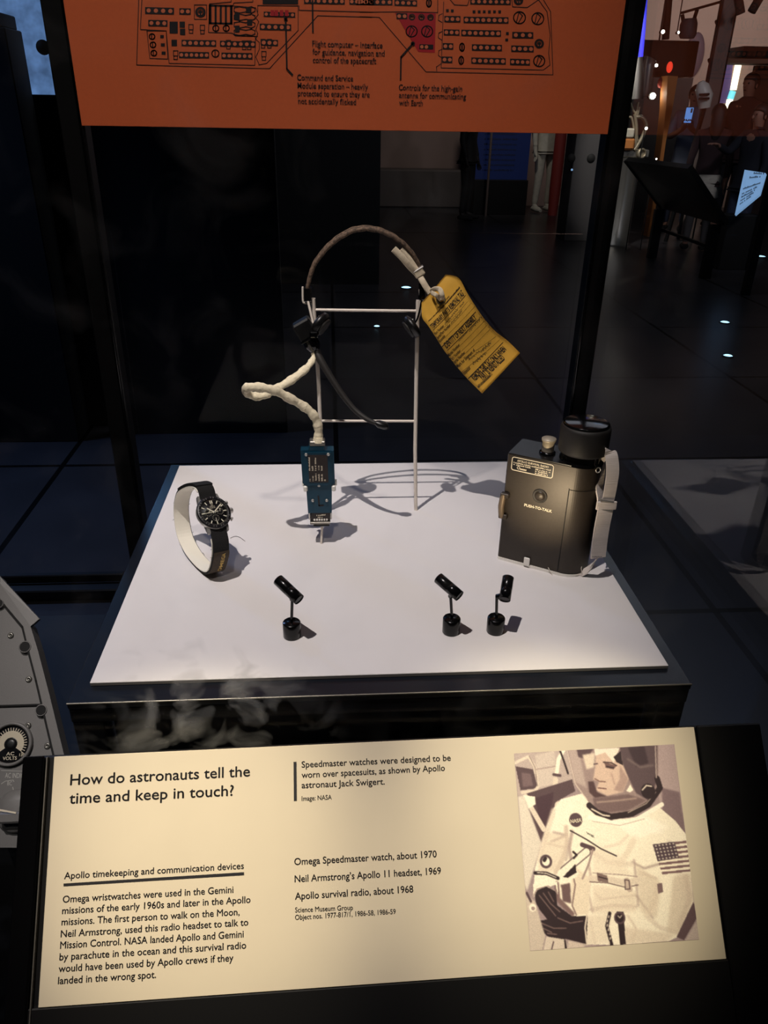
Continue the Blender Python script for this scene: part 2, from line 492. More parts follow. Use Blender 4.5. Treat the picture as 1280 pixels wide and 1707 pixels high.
# ------------------------------------------------------------------ the showcase
BX0, BX1, BD = -0.2375, 0.2375, 0.4212
mb = MB().box(((BX0 + BX1) / 2, BD / 2, -0.0018), (BX1 - BX0, BD, 0.0036), 0.0004)
board = obj('display_board', mb, M['board'])
tag(board, 'white display board with the watch, headset and radio on it', 'display board')
board.data.materials.append(M['board_edge'])
for p in board.data.polygons:
    if abs(p.normal.z) < 0.2: p.material_index = 1
tb = thing('display_table', 'black metal table frame carrying the white display board', 'table', (0, 0.2, FL))
fx0, fx1, fy0, fy1 = -0.2505, 0.2500, -0.0195, 0.4325
obj('tabletop', MB().box(((fx0 + fx1) / 2, (fy0 + fy1) / 2, -0.0068), (fx1 - fx0, fy1 - fy0, 0.006), 0.0006), M['blue_frame'], tb)
bm_ = 0.015
for (c, d) in ((((fx0 + fx1) / 2, fy0 + 0.0135, -0.0175), (fx1 - fx0, 0.025, bm_)), (((fx0 + fx1) / 2, fy1 - 0.0135, -0.0175), (fx1 - fx0, 0.025, bm_)),
               ((fx0 + 0.0135, (fy0 + fy1) / 2, -0.0175), (0.025, fy1 - fy0 - 0.054, bm_)), ((fx1 - 0.0135, (fy0 + fy1) / 2, -0.0175), (0.025, fy1 - fy0 - 0.054, bm_))):
    obj('beam', MB().box(c, d, 0.001), M['black'], tb)
for x in (fx0 + 0.0125, fx1 - 0.0125):
    for y in (fy0 + 0.0135, fy1 - 0.0135):
        obj('leg', MB().box((x, y, (FL - 0.025) / 2), (0.024, 0.024, -FL - 0.025), 0.001), M['black'], tb)
obj('front_edge', MB().tube([(fx0, fy0 + .0002, -0.0044), (fx1, fy0 + .0002, -0.0044)], 0.0009, 10), M['edge_glint'], tb)  # thin bright tube added to carry the front edge highlight
obj('infill_panel', MB().box(((fx0 + fx1) / 2, fy0 + 0.022, -0.35), (fx1 - fx0 - 0.052, 0.004, 0.645)), M['infill'], tb)

# glass
gx, gy0, gy1 = 0.2975, -0.0345, 0.487
fg = obj('glass_pane', MB().box((-0.20, gy0, 0.55), (0.99, 0.006, 2.7)), M['front_glass'], loc=(0, gy0, 0))
tag(fg, 'tall clear front glass pane with fingermarks, before the white board', 'glass pane')
sg = obj('glass_pane', MB().box((gx + 0.003, (gy0 + gy1) / 2 + 0.003, 0.55), (0.006, gy1 - gy0 - 0.004, 2.7)), M['glass'])
tag(sg, 'clear side glass pane mirroring the white board, right of the radio', 'glass pane')
bg = obj('glass_pane', MB().box((-0.014, gy1 + 0.012, 0.14), (0.578, 0.006, 0.27)), M['coated_glass'])
tag(bg, 'clear back glass pane below the orange panel, behind the headset', 'glass pane')
for nm, (x0, x1), lb in (('enclosure_post', (-0.3395, -0.3125), 'black vertical post left of the orange panel, behind the watch'),
                         ('enclosure_post', (0.2855, 0.3095), 'black vertical post right of the orange panel, behind the radio')):
    p = thing(nm, lb, 'post', ((x0 + x1) / 2, 0.5, FL), 'posts of the glass showcase')
    xm = (x0 + x1) / 2
    obj('upright', MB().box((xm, 0.502, 0.45), (x1 - x0, 0.026, 2.9), 0.0015), M['black_satin'], p)
    obj('glazing_channel', MB().box((xm - (0.0105 if xm > 0 else -0.0105), 0.4865, 0.45), (0.003, 0.005, 2.9), 0.0006), M['black_gloss'], p)

# ------------------------------------------------------------------ orange panel
PY = 0.4846
op = thing('information_panel', 'orange information panel with spacecraft control drawing, hung above the headset', 'panel', (-0.0155, PY, 0.387))
pxl, pxr, pzb = -0.316, 0.2849, 0.3874
obj('board', MB().box(((pxl + pxr) / 2, PY + 0.004, (pzb + 0.95) / 2), (pxr - pxl, 0.008, 0.95 - pzb), 0.0004), M['orange'], op)
def pp(x, y, l=0.0004):
    p = on(x, y, 1, PY); return (p[0], PY - l, p[2])
Z1 = lambda x, y: (200 + x / 3.048, y / 3.048)
Z2 = lambda x, y: (600 + x / 3.048, y / 3.048)
PN = (0, -1, 0)
ln = MB()
def pl(Z, pts, w=0.0007, closed=False):
    ln.strip([pp(*Z(*q)) for q in pts], w, PN, closed)
pl(Z1, [(97, -40), (85, 330), (710, 348), (760, 348), (1005, 80), (1280, 88)])
pl(Z2, [(0, 85), (98, 88), (335, 365), (980, 380), (968, 60), (920, -20)])
pl(Z1, [(113, -30), (104, 150), (235, 157), (250, 322), (685, 332), (688, 185), (585, 180)])
pl(Z1, [(137, 157), (152, 297), (243, 300), (235, 157)], closed=True)
pl(Z1, [(705, 330), (745, 322), (905, 155), (905, 30), (700, 28), (700, 60)])
pl(Z1, [(565, -5), (565, 10), (455, 20), (450, 165), (570, 168), (585, 182), (700, 185)])
pl(Z1, [(675, -10), (675, 10), (580, 15), (572, 30), (690, 40), (702, 75), (690, 90), (705, 110), (690, 150), (700, 170), (690, 200), (708, 215), (708, 250), (690, 290), (708, 330)])
pl(Z1, [(910, 30), (910, 52), (1280, 62)])
pl(Z2, [(0, 62), (240, 60), (395, 64), (395, -10)])
pl(Z2, [(425, 10), (412, 345), (930, 356), (965, 330), (958, 270), (966, 180), (950, 60), (900, -10)])
pl(Z2, [(390, 362), (388, 340), (410, 325)])
for yy in (70, 160, 250):
    pl(Z2, [(418, yy), (400, yy + 8), (398, yy + 32), (416, yy + 44)])
pl(Z2, [(450, -10), (480, 25), (545, 28), (555, 0)])
pl(Z2, [(770, -5), (775, 35), (850, 38), (905, 0)])
pl(Z1, [(378, 25), (378, 98), (440, 98), (440, 25)], closed=True)
for k in range(5): pl(Z1, [(460 + 26 * k, 32), (460 + 26 * k, 118)], 0.0022)
pl(Z1, [(455, 28), (568, 30), (568, 120), (455, 118)], 0.0016, True)
for (x0, y0) in ((350, 125), (408, 128), (540, 205), (620, 208), (645, 208), (716, 200), (748, 200), (720, 262), (272, 258)):
    pl(Z1, [(x0, y0), (x0 + 22, y0), (x0 + 22, y0 + 26), (x0, y0 + 26)], 0.0008, True)
    pl(Z1, [(x0 + 2, y0 + 28), (x0 + 2, y0 + 44), (x0 + 20, y0 + 44), (x0 + 20, y0 + 28)], 0.0008)
for k in range(4):
    pl(Z1, [(580, 40 + 38 * k), (608, 34 + 38 * k), (640, 40 + 38 * k), (668, 34 + 38 * k), (686, 42 + 38 * k), (686, 58 + 38 * k), (668, 66 + 38 * k), (640, 60 + 38 * k), (608, 66 + 38 * k), (580, 60 + 38 * k)], 0.0009, True)
def ringp(Z, cx, cy, r, w=0.0011, ry=None):
    pl(Z, circle(cx, cy, r, 20, 0, ry), w, True)
for cx, cy, r in ((163, 186, 14), (168, 228, 14), (172, 270, 14), (487, 144, 15), (540, 144, 15), (485, 272, 18)):
    ringp(Z1, cx, cy, r); pl(Z1, [(cx - 2, cy - r), (cx - 2, cy + r)], 0.001)
for cx, cy, r in ((810, 90, 30), (903, 95, 30), (910, 310, 28), (262, 160, 28), (341, 160, 28)):
    ringp(Z2, cx, cy, r, 0.0012); pl(Z2, [(cx - r * .5, cy + r * .7), (cx - r * .1, cy - r * .9), (cx + r * .5, cy - r * .3), (cx - r * .2, cy + r * .9)], 0.001)
for cx, cy in ((350, 15), (518, 240), (514, 307)):
    ringp(Z2, cx, cy, 12, 0.0012, 20); pl(Z2, [(cx - 3, cy - 16), (cx - 3, cy + 16)], 0.001); pl(Z2, [(cx + 3, cy - 16), (cx + 3, cy + 16)], 0.001)
obj('drawing_lines', ln, M['ink'], op)
dk = MB(); dots = MB()
def quad(m_, Z, pts, l=0.0005):
    m_.add([pp(*Z(*q), l) for q in pts], [(3, 2, 1, 0)])
def disc(m_, Z, cx, cy, r, l=0.0008, n=14):
    m_.add([pp(*Z(*q), l) for q in circle(cx, cy, r, n)], [tuple(range(n))])
def swrow(Z, x0, y0, x1, y1, h, n, red=None):
    dx = x1 - x0; dy = y1 - y0
    quad(red or dk, Z, [(x0, y0 - h / 2), (x1, y1 - h / 2), (x1, y1 + h / 2), (x0, y0 + h / 2)])
    for k in range(n):
        t = (k + .5) / n; disc(dots, Z, x0 + dx * t, y0 + dy * t, min(h * .32, dx / n * .36))
for a in ((128, 53, 275, 57, 34, 4), (302, 58, 360, 59, 32, 2), (144, 117, 242, 119, 32, 3), (313, 218, 489, 221, 32, 6), (508, 222, 690, 226, 30, 6),
          (300, 279, 453, 281, 32, 6), (516, 283, 673, 286, 32, 6), (730, 72, 890, 77, 26, 6), (710, 136, 870, 140, 32, 5), (716, 216, 803, 219, 32, 3),
          (935, 4, 1142, 8, 30, 7), (1165, 8, 1290, 10, 30, 5)):
    swrow(Z1, *a)
for a in ((-20, 10, 165, 12, 30, 6), (175, 14, 290, 17, 30, 4), (560, 8, 765, 11, 28, 7), (428, 97, 510, 98, 32, 3), (526, 101, 754, 104, 32, 8), (425, 164, 505, 166, 30, 3),
          (514, 167, 716, 171, 32, 7), (773, 178, 880, 180, 32, 3), (420, 235, 474, 236, 32, 2), (568, 241, 721, 244, 32, 5), (768, 247, 882, 250, 32, 4),
          (416, 303, 469, 304, 32, 2), (565, 308, 740, 312, 32, 6), (762, 314, 863, 317, 32, 4)):
    swrow(Z2, *a)
for k in range(6): quad(dk, Z2, [(572 + 26 * k, 53), (586 + 26 * k, 53), (586 + 26 * k, 67), (572 + 26 * k, 67)])
for x, y in ((437, 47), (462, 48), (741, 163), (738, 196)): quad(dk, Z2, [(x, y), (x + 14, y), (x + 14, y + 14), (x, y + 14)])
for (x0, y0, x1, y1) in ((252, 110, 294, 170), (303, 110, 330, 140), (305, 146, 332, 178), (262, 202, 290, 234), (205, 178, 223, 194), (208, 220, 228, 236), (212, 262, 232, 278),
                         (640, 35, 668, 66), (582, 66, 608, 100), (646, 98, 672, 130), (584, 130, 608, 165), (725, -30, 905, 22)):
    quad(dk, Z1, [(x0, y0), (x1, y0), (x1, y1), (x0, y1)], 0.00045)
for Z, cx, cy, r in ((Z1, 409, 62, 27), (Z2, 910, 222, 24), (Z2, 805, 2, 24), (Z2, 264, 87, 17), (Z2, 312, 88, 17), (Z2, 358, 89, 17)):
    disc(dk, Z, cx, cy, r, 0.0005, 20); 
    dots.strip([pp(*Z(cx + r * .45 * math.cos(a), cy + r * .45 * math.sin(a)), 0.0008) for a in [math.radians(q) for q in range(120, 421, 30)]], 0.0012, PN)
rd = MB()
quad(rd, Z2, [(177, 66), (385, 66), (380, 268), (296, 264), (240, 200), (180, 125)], 0.0003)
rs = MB()
for x in (765, 785, 812, 838): quad(rs, Z1, [(x, 52), (x + 18, 52), (x + 18, 82), (x, 82)], 0.0011)
obj('red_panel_area', rd, M['orange_red'], op); obj('red_switches', rs, M['orange_red'], op)
quad(dk, Z2, [(302, 225), (372, 227), (372, 252), (300, 250)]); disc(dots, Z2, 314, 238, 9); disc(dots, Z2, 337, 239, 9)
swrow(Z2, 185, 82, 240, 83, 30, 2)
obj('switch_blocks', dk, M['ink'], op); obj('switch_dots', dots, M['panel_dot'], op)
ld = MB()
def leader(): 
    global ld
    obj('leader_line', ld, M['ink'], op); ld = MB()
ld.strip([pp(*Z1(978, 5), 0.0012), pp(*Z1(980, 162), 0.0012)], 0.0018, PN); leader()
ld.strip([pp(*Z1(842, 95), 0.0012), pp(*Z1(848, 350), 0.0012), pp(*Z1(876, 380), 0.0012)], 0.0018, PN); disc(ld, Z1, 842, 97, 10, 0.0012); leader()
ld.strip([pp(*Z2(268, 222), 0.0012), pp(*Z2(208, 290), 0.0012), pp(*Z2(206, 402), 0.0012)], 0.0018, PN); disc(ld, Z2, 268, 222, 11, 0.0012)
leader()
txs = [MB(), MB(), MB()]
def ptext(Z, s, x0, y0, x1, y1, cap=0.0056):
    put_text(txs[0 if s in TXA else 2 if x0 > 660 else 1], s, pp(*Z(x0, y0), 0.0009), pp(*Z(x1, y1), 0.0009), (0, 0, 1), cap, bold=0.012)
Z0 = lambda x, y: (x, y)
TXA = ('Flight computer – interface', 'for guidance, navigation and', 'control of the spacecraft')
for s, x0, y0, x1, y1 in (('Flight computer – interface', 520.5, 77.5, 637.5, 80.5), ('for guidance, navigation and', 521, 91, 641, 93.8), ('control of the spacecraft', 521.5, 104.5, 627, 106.5),
                          ('Command and Service', 495.5, 133.5, 588.5, 135.5), ('Module separation – heavily', 496, 147, 613.5, 149.3), ('protected to ensure they are', 496.5, 159.8, 616, 162), ('not accidentally flicked', 497, 172.8, 593.5, 174.5),
                          ('Controls for the high-gain', 664.5, 150, 770, 152.4), ('antenna for communicating', 664.8, 163, 776.5, 165.5), ('with Earth', 665, 175.5, 704.5, 176.6)):
    ptext(Z0, s, x0, y0, x1, y1)
for t_ in txs: obj('lettering', t_, M['ink'], op)

# ------------------------------------------------------------------ label rail in front
LYAW, LT = 0.0145, 0.8280
LW, LL = 0.4978, 0.1669
Lmid = Vector(((-0.2532 + 0.2446) / 2, -0.05, -0.0251))
LU = Vector((math.cos(LYAW), math.sin(LYAW), 0))
LV = Vector((math.cos(LT) * math.sin(LYAW), -math.cos(LT) * math.cos(LYAW), -math.sin(LT)))     # down the slope
LNn = LV.cross(LU).normalized()
if LNn.z < 0: LNn = -LNn
LO = Lmid - LU * (LW / 2)
def lp(px, py, l=0.0):
    p = on_plane(px, py, LO, LNn); return Vector(p) + LNn * l
def luv(px, py):
    d = Vector(on_plane(px, py, LO, LNn)) - LO; return d.dot(LU), d.dot(LV)
def lw(u, v, l=0.0): return LO + LU * u + LV * v + LNn * l
LF = frame(LO, LU, -LV)          # local x right, y up the slope, z out
rail = thing('label_rail', 'sloping black rail with a cream label panel in front of the glass', 'label rail', (Lmid.x, Lmid.y - 0.06, FL))
def lbox(u0, u1, v0, v1, z0, z1, bev=0.0):
    return MB().box(((u0 + u1) / 2, -(v0 + v1) / 2, (z0 + z1) / 2), (u1 - u0, v1 - v0, z1 - z0), bev, LF)
obj('tray', lbox(-0.0225, LW + 0.055, -0.0008, LL + 0.05, -0.012, -0.0035, 0.0015), M['black_satin'], rail)
obj('side_bar', lbox(-0.0225, -0.0075, -0.0008, LL + 0.05, -0.0035, 0.0012, 0.0010), M['black_gloss'], rail)
obj('side_bar', lbox(LW + 0.0022, LW + 0.055, -0.0008, LL + 0.05, -0.0035, 0.0006, 0.0010), M['black_satin'], rail)
obj('edge_strip', lbox(-0.0056, -0.0046, 0.0, LL + 0.04, -0.0035, 0.0006, 0.0003), M['steel_dull'], rail)  # metal strip stands in for the highlight line along the tray chamfer
obj('bottom_bar', lbox(-0.0075, LW + 0.0022, LL + 0.0006, LL + 0.05, -0.0035, -0.0006, 0.0008), M['black_satin'], rail)
pst = MB()
obj('support_post', MB().box((-0.0043, -0.085, -0.57), (0.12, 0.03, 0.84), 0.004), M['black_satin'], rail)
pn = obj('label_panel', lbox(0, LW, 0, LL, -0.0033, 0.0, 0.0003), M['label'], rail)
LUP = -LV
hd = MB(); bd = MB(); cp = MB(); cp2 = MB()
def ltext(m_, s, x0, y0, x1, y1, cap, bold=0.0):
    for dx, dy in ((0, 0), (.00016, 0), (.00008, .00012), (.00008, -.00010)):
        o_ = LU * (dx - .00008) * (cap / .0046) + LV * dy * (cap / .0046)
        put_text(m_, s, lp(x0, y0, 0.0002) + o_, lp(x1, y1, 0.0002) + o_, LUP, cap)
ltext(hd, 'How do astronauts tell the', 117, 1308.8, 416.5, 1294.0, 0.0077)
ltext(hd, 'time and keep in touch?', 115.5, 1339.7, 389.5, 1326.2, 0.0077)
obj('heading_lettering', hd, M['label_ink'], rail)
ltext(bd, 'Apollo timekeeping and communication devices', 107, 1465.2, 406.4, 1448.2, 0.0045)
bd.add([lp(106, 1472.7, .0002), lp(406.8, 1453.8, .0002), lp(406.8, 1459, .0002), lp(106, 1477.6, .0002)], [(0, 1, 2, 3)])
for s, x0, y0, x1, y1 in (('Omega wristwatches were used in the Gemini', 104.6, 1504.7, 388.9, 1488.2), ('missions of the early 1960s and later in the Apollo', 103.6, 1523.6, 417.4, 1504.7),
                          ('missions. The first person to walk on the Moon,', 102.6, 1542.5, 399.2, 1525.3), ('Neil Armstrong, used this radio headset to talk to', 101.2, 1562.4, 413.6, 1542.5),
                          ('Mission Control. NASA landed Apollo and Gemini', 100.2, 1581.3, 406, 1562.4), ('by parachute in the ocean and this survival radio', 99.1, 1600.9, 410.2, 1581),
                          ('would have been used by Apollo crews if they', 97.7, 1620.5, 388.9, 1602), ('landed in the wrong spot.', 96.7, 1640.5, 260, 1630)):
    ltext(bd, s, x0, y0, x1, y1, 0.0046)
obj('body_lettering', bd, M['label_ink'], rail)
cp.add([lp(489.2, 1270, .0002), lp(494.2, 1269.7, .0002), lp(494.8, 1335.2, .0002), lp(489.8, 1335.5, .0002)], [(0, 1, 2, 3)])
for s, x0, y0, x1, y1, c in (('Speedmaster watches were designed to be', 502.9, 1279.6, 751.2, 1268, .0046), ('worn over spacesuits, as shown by Apollo', 502.9, 1297, 741.5, 1284.8, .0046),
                             ('astronaut Jack Swigert.', 502.9, 1314, 641.2, 1307.6, .0046), ('Image: NASA', 502.9, 1335, 552.9, 1332.6, .0034),
                             ('Omega Speedmaster watch, about 1970', 490.7, 1442, 727.8, 1428.9, .0048), ('Neil Armstrong’s Apollo 11 headset, 1969', 491.3, 1470.7, 735, 1456.9, .0048),
                             ('Apollo survival radio, about 1968', 491.9, 1499.6, 688.8, 1487.4, .0048), ('Science Museum Group', 491.9, 1521, 588.2, 1516.7, .0034),
                             ('Object nos. 1977-817/1, 1986-58, 1986-59', 491.9, 1533.4, 659.5, 1523.4, .0034)):
    ltext(cp if y0 < 1400 else cp2, s, x0, y0, x1, y1, c)
obj('caption_lettering', cp, M['label_ink'], rail); obj('object_list_lettering', cp2, M['label_ink'], rail)
for m_ in (bd, hd, cp): pass

# the printed photograph on the label: tones printed into a fine grid
def Z6(x, y): return (840 + x / 2.909, 1200 + y / 2.909)
def photo_print():
    q = [luv(*Z6(*c)) for c in ((48, 163), (825, 118), (945, 1065), (127, 1120))]
    nx, ny = 320, 376
    g = np.zeros((ny, nx, 2))
    for j in range(ny):
        for i in range(nx):
            s, t = i / (nx - 1), j / (ny - 1)
            a = [(1 - s) * q[0][k] + s * q[1][k] for k in (0, 1)]; b = [(1 - s) * q[3][k] + s * q[2][k] for k in (0, 1)]
            g[j, i] = [(1 - t) * a[k] + t * b[k] for k in (0, 1)]
    # picture-plane coordinates of the grid in the drawing frame, by the map between the two quads
    src = np.array([(0, 0), (1, 0), (1, 1), (0, 1)], float)
    tt, ss = np.meshgrid(np.linspace(0, 1, ny), np.linspace(0, 1, nx), indexing='ij')
    # plane coordinates of drawing points are found with luv, so work in the plane
    X, Y = g[..., 0], g[..., 1]
    img = np.zeros((ny, nx, 3)); img[:] = (152, 134, 134)
    def inside(pts):
        P = [luv(*Z6(*c)) for c in pts]; r = np.zeros((ny, nx), bool); n = len(P)
        for i in range(n):
            x0, y0 = P[i]; x1, y1 = P[(i + 1) % n]
            c = ((y0 > Y) != (y1 > Y)) & (X < (x1 - x0) * (Y - y0) / (y1 - y0 + 1e-12) + x0)
            r ^= c
        return r.astype(float)
    def stroke(pts, w):
        P = [luv(*Z6(*c)) for c in pts]; w = w / 2.909 * 0.00043
        d = np.full((ny, nx), 9.0)
        for i in range(len(P) - 1):
            ax, ay = P[i]; bx, by = P[i + 1]; L2 = (bx - ax) ** 2 + (by - ay) ** 2 + 1e-12
            t = np.clip(((X - ax) * (bx - ax) + (Y - ay) * (by - ay)) / L2, 0, 1)
            d = np.minimum(d, np.hypot(X - ax - t * (bx - ax), Y - ay - t * (by - ay)))
        return np.clip((w / 2 - d) / 0.0002 + 0.5, 0, 1)
    def blur(m_, k):
        for _ in range(max(1, int(k * 1.9))):
            m_ = (m_ + np.roll(m_, 1, 0) + np.roll(m_, -1, 0) + np.roll(m_, 1, 1) + np.roll(m_, -1, 1)) / 5
        return m_
    def paint(m_, col, soft=1, a=1.0):
        m_ = blur(m_, soft) * a
        img[:] = img * (1 - m_[..., None]) + np.array(col, float) * m_[..., None]
    F = lambda pts, col, soft=1, a=1.0: paint(inside(pts), col, soft, a)
    K = lambda pts, w, col, soft=1, a=1.0: paint(stroke(pts, w), col, soft, a)
    D, D2, MID, LT_, WH = (46, 34, 38), (84, 66, 70), (158, 138, 132), (214, 200, 182), (238, 229, 208)
    F([(40, 150), (330, 130), (340, 330), (60, 370)], (178, 162, 154), 4)
    F([(55, 225), (140, 240), (165, 330), (80, 342)], D2, 1); F([(85, 255), (130, 262), (140, 320), (90, 325)], (112, 92, 94), 2)
    K([(50, 210), (118, 178), (148, 225), (168, 318), (150, 345), (88, 352)], 15, LT_, 1)
    K([(122, 175), (150, 230), (162, 320)], 4, D2, 0, .7)
    F([(150, 172), (245, 148), (252, 310), (172, 326)], (196, 182, 170), 2); K([(155, 240), (250, 225)], 5, MID, 1)
    K([(292, 140), (264, 190), (255, 260)], 20, WH, 1); K([(240, 265), (272, 270)], 14, D2, 1); K([(250, 290), (245, 340), (255, 410)], 26, LT_, 1)
    K([(268, 140), (290, 200), (310, 260)], 10, D, 1)
    F([(112, 356), (330, 288), (345, 345), (250, 400), (180, 592), (100, 390)], D2, 1)
    F([(150, 380), (240, 350), (235, 400), (185, 560)], (70, 50, 58), 2)
    K([(105, 372), (128, 420), (192, 530)], 26, LT_, 1); F([(92, 365), (150, 372), (152, 410), (118, 430)], WH, 1)
    F([(66, 372), (96, 366), (182, 602), (112, 830), (100, 800)], (212, 202, 186), 3)
    F([(740, 120), (825, 118), (870, 480), (760, 430), (735, 270)], (172, 152, 150), 2)
    F([(765, 330), (850, 350), (880, 555), (768, 450)], (122, 102, 106), 3)
    # suit
    F([(275, 385), (420, 345), (450, 450), (520, 492), (640, 472), (755, 425), (830, 490), (890, 565), (905, 740), (918, 890), (862, 1042), (800, 1072), (600, 1092), (390, 1088), (330, 960), (262, 860), (250, 795), (140, 860), (150, 720), (205, 520), (240, 430)], WH, 1)
    for p_, w_, c_ in (([(240, 440), (215, 520), (190, 600), (170, 680)], 26, LT_), ([(240, 545), (300, 560), (230, 590)], 12, MID), ([(300, 520), (305, 600), (290, 660), (250, 740)], 22, (192, 174, 158)),
                       ([(210, 600), (300, 620)], 10, (196, 180, 164)), ([(330, 540), (315, 620), (330, 700)], 16, MID), ([(320, 600), (300, 680)], 12, (176, 158, 148)),
                       ([(640, 560), (600, 640), (560, 700)], 30, (222, 208, 188)), ([(620, 690), (680, 720), (780, 690)], 10, MID), ([(630, 680), (640, 780), (650, 900)], 12, (170, 150, 142)),
                       ([(660, 740), (740, 770)], 16, (206, 190, 172)), ([(640, 850), (700, 930), (720, 960)], 10, MID), ([(740, 800), (730, 880), (690, 950)], 26, (222, 208, 188)),
                       ([(430, 640), (500, 690), (620, 700)], 22, (216, 202, 184)), ([(420, 920), (520, 900), (640, 905)], 16, (196, 180, 166)), ([(410, 700), (420, 760), (405, 830), (430, 930)], 12, (180, 160, 150)),
                       ([(800, 600), (860, 760), (890, 860)], 40, (226, 214, 196)), ([(880, 760), (900, 860), (850, 1000)], 26, (196, 178, 164)), ([(700, 960), (760, 1010), (840, 1030)], 22, (214, 200, 182)),
                       ([(600, 950), (640, 1010), (620, 1080)], 10, (206, 190, 172)), ([(420, 980), (440, 1080)], 12, (200, 184, 168)), ([(540, 480), (640, 520), (760, 540)], 30, (242, 234, 216)),
                       ([(440, 840), (470, 870), (640, 850)], 8, (190, 172, 158)), ([(480, 620), (560, 600), (600, 560)], 14, (220, 206, 188))):
        K(p_, w_, c_, 3, .8)
    F([(200, 540), (300, 560), (290, 740), (160, 740)], (208, 192, 172), 8, .6)
    F([(640, 700), (760, 790), (740, 960), (660, 930)], (206, 190, 170), 8, .65)
    F([(430, 800), (640, 830), (640, 930), (430, 940)], (214, 198, 178), 8, .6)
    F([(820, 760), (915, 740), (920, 880), (850, 1040), (790, 1030)], (204, 188, 168), 9, .7)
    F([(560, 1000), (830, 1040), (780, 1080), (560, 1090)], (210, 194, 174), 7, .7)
    F([(420, 600), (560, 660), (620, 760), (440, 750)], (220, 206, 186), 8, .6)
    F([(520, 490), (700, 470), (800, 520), (640, 580)], (250, 242, 224), 8, .8)
    F([(400, 950), (520, 940), (500, 1080), (400, 1090)], (218, 204, 184), 6, .7)
    F([(330, 700), (420, 770), (410, 940), (345, 945), (325, 850)], (222, 208, 186), 2)
    K([(325, 720), (345, 800), (330, 900), (350, 945)], 8, (140, 118, 112), 1)
    K([(320, 536), (400, 580), (470, 625), (545, 660)], 6, D, 1)
    K([(378, 605), (432, 625)], 22, D2, 1); K([(430, 630), (410, 700), (380, 770)], 10, MID, 1)
    K([(400, 640), (340, 690), (292, 730)], 44, D2, 1); K([(400, 640), (340, 690), (292, 730), (275, 745), (300, 770), (345, 745)], 34, WH, 1)
    F([(285, 762), (345, 700), (352, 740), (310, 765)], D, 1); K([(335, 640), (352, 655), (338, 670)], 10, D, 1)
    K([(420, 770), (480, 768), (600, 792), (650, 775)], 30, LT_, 2); K([(415, 785), (500, 790), (590, 812), (650, 800)], 5, (110, 90, 88), 1); K([(430, 742), (560, 750), (645, 760)], 4, MID, 1)
    F([(450, 740), (500, 755), (505, 790), (455, 782)], (120, 100, 96), 1); K([(458, 760), (500, 772)], 5, D, 0); K([(595, 780), (608, 820)], 30, (188, 170, 156), 1); K([(585, 775), (605, 778), (610, 820), (588, 822), (585, 775)], 5, D2, 0)
    F([(742, 795), (765, 790), (770, 835), (748, 842)], (120, 98, 98), 1)
    K([(150, 742), (205, 744), (262, 768)], 17, D, 0); K([(160, 740), (205, 744), (252, 764)], 4, WH, 0)
    paint(stroke([(203, 686), (203, 687)], 64), D2, 1); paint(stroke([(203, 686), (203, 687)], 40), WH, 1); paint(stroke([(195, 680), (200, 672)], 18), D, 1)
    K([(255, 795), (262, 870), (330, 940)], 24, (120, 96, 94), 2); F([(275, 800), (320, 790), (325, 890), (285, 880)], (104, 82, 82), 2)
    # helmet and head
    F([(302, 150), (430, 128), (748, 122), (748, 260), (750, 345), (700, 420), (600, 466), (520, 476), (440, 450), (398, 380), (340, 310)], (150, 130, 126), 1)
    F([(310, 150), (360, 140), (400, 330), (345, 300)], (176, 158, 150), 3); F([(350, 135), (440, 130), (400, 190), (360, 180)], D2, 2)
    F([(380, 170), (440, 160), (435, 230), (400, 240)], (214, 198, 178), 3)
    F([(560, 128), (742, 124), (742, 290), (705, 395), (640, 355), (605, 285), (575, 220)], (88, 72, 76), 2)
    F([(600, 135), (680, 128), (700, 210), (640, 230)], (62, 48, 54), 3); K([(600, 190), (660, 230), (720, 220)], 12, (110, 94, 94), 3)
    F([(445, 170), (480, 152), (520, 160), (575, 215), (603, 285), (575, 350), (500, 368), (445, 340), (462, 298), (432, 290), (442, 225)], (204, 178, 160), 2)
    F([(560, 220), (602, 285), (575, 350), (530, 340), (560, 290)], (168, 142, 132), 3)
    F([(438, 140), (560, 136), (532, 208), (490, 158), (440, 175)], (230, 218, 200), 1); F([(530, 180), (566, 150), (575, 220), (545, 205)], D, 1)
    F([(486, 205), (545, 222), (530, 240), (492, 232)], (110, 84, 80), 1); K([(482, 205), (520, 208), (545, 222)], 7, (74, 54, 54), 1); K([(498, 226), (530, 232)], 6, D, 1)
    K([(436, 215), (452, 212)], 6, D2, 1); K([(440, 285), (462, 298), (490, 300)], 7, (128, 100, 92), 1); K([(456, 330), (495, 334)], 6, (110, 78, 76), 1); K([(520, 260), (535, 310)], 8, (176, 148, 136), 2)
    F([(408, 300), (434, 298), (450, 350), (500, 372), (440, 378), (412, 350)], (78, 58, 60), 2)
    F([(430, 380), (600, 360), (690, 390), (600, 440), (500, 450), (440, 430)], (112, 92, 92), 3); K([(450, 400), (560, 390), (640, 380)], 8, (160, 138, 128), 2)
    K([(412, 415), (450, 448), (520, 470), (620, 455), (700, 410), (756, 330), (742, 285)], 30, D, 1); K([(425, 432), (480, 462), (510, 466)], 8, LT_, 0); K([(600, 450), (690, 405), (735, 350)], 4, (190, 172, 158), 0)
    paint(stroke([(698, 346), (699, 346)], 76), D, 1); K([(670, 340), (690, 318), (715, 322)], 7, LT_, 0); F([(592, 345), (612, 312), (626, 340), (612, 352)], WH, 1)
    K([(733, 128), (738, 280)], 6, (178, 160, 152), 0); K([(305, 150), (345, 310), (400, 385)], 5, (206, 190, 176), 0)
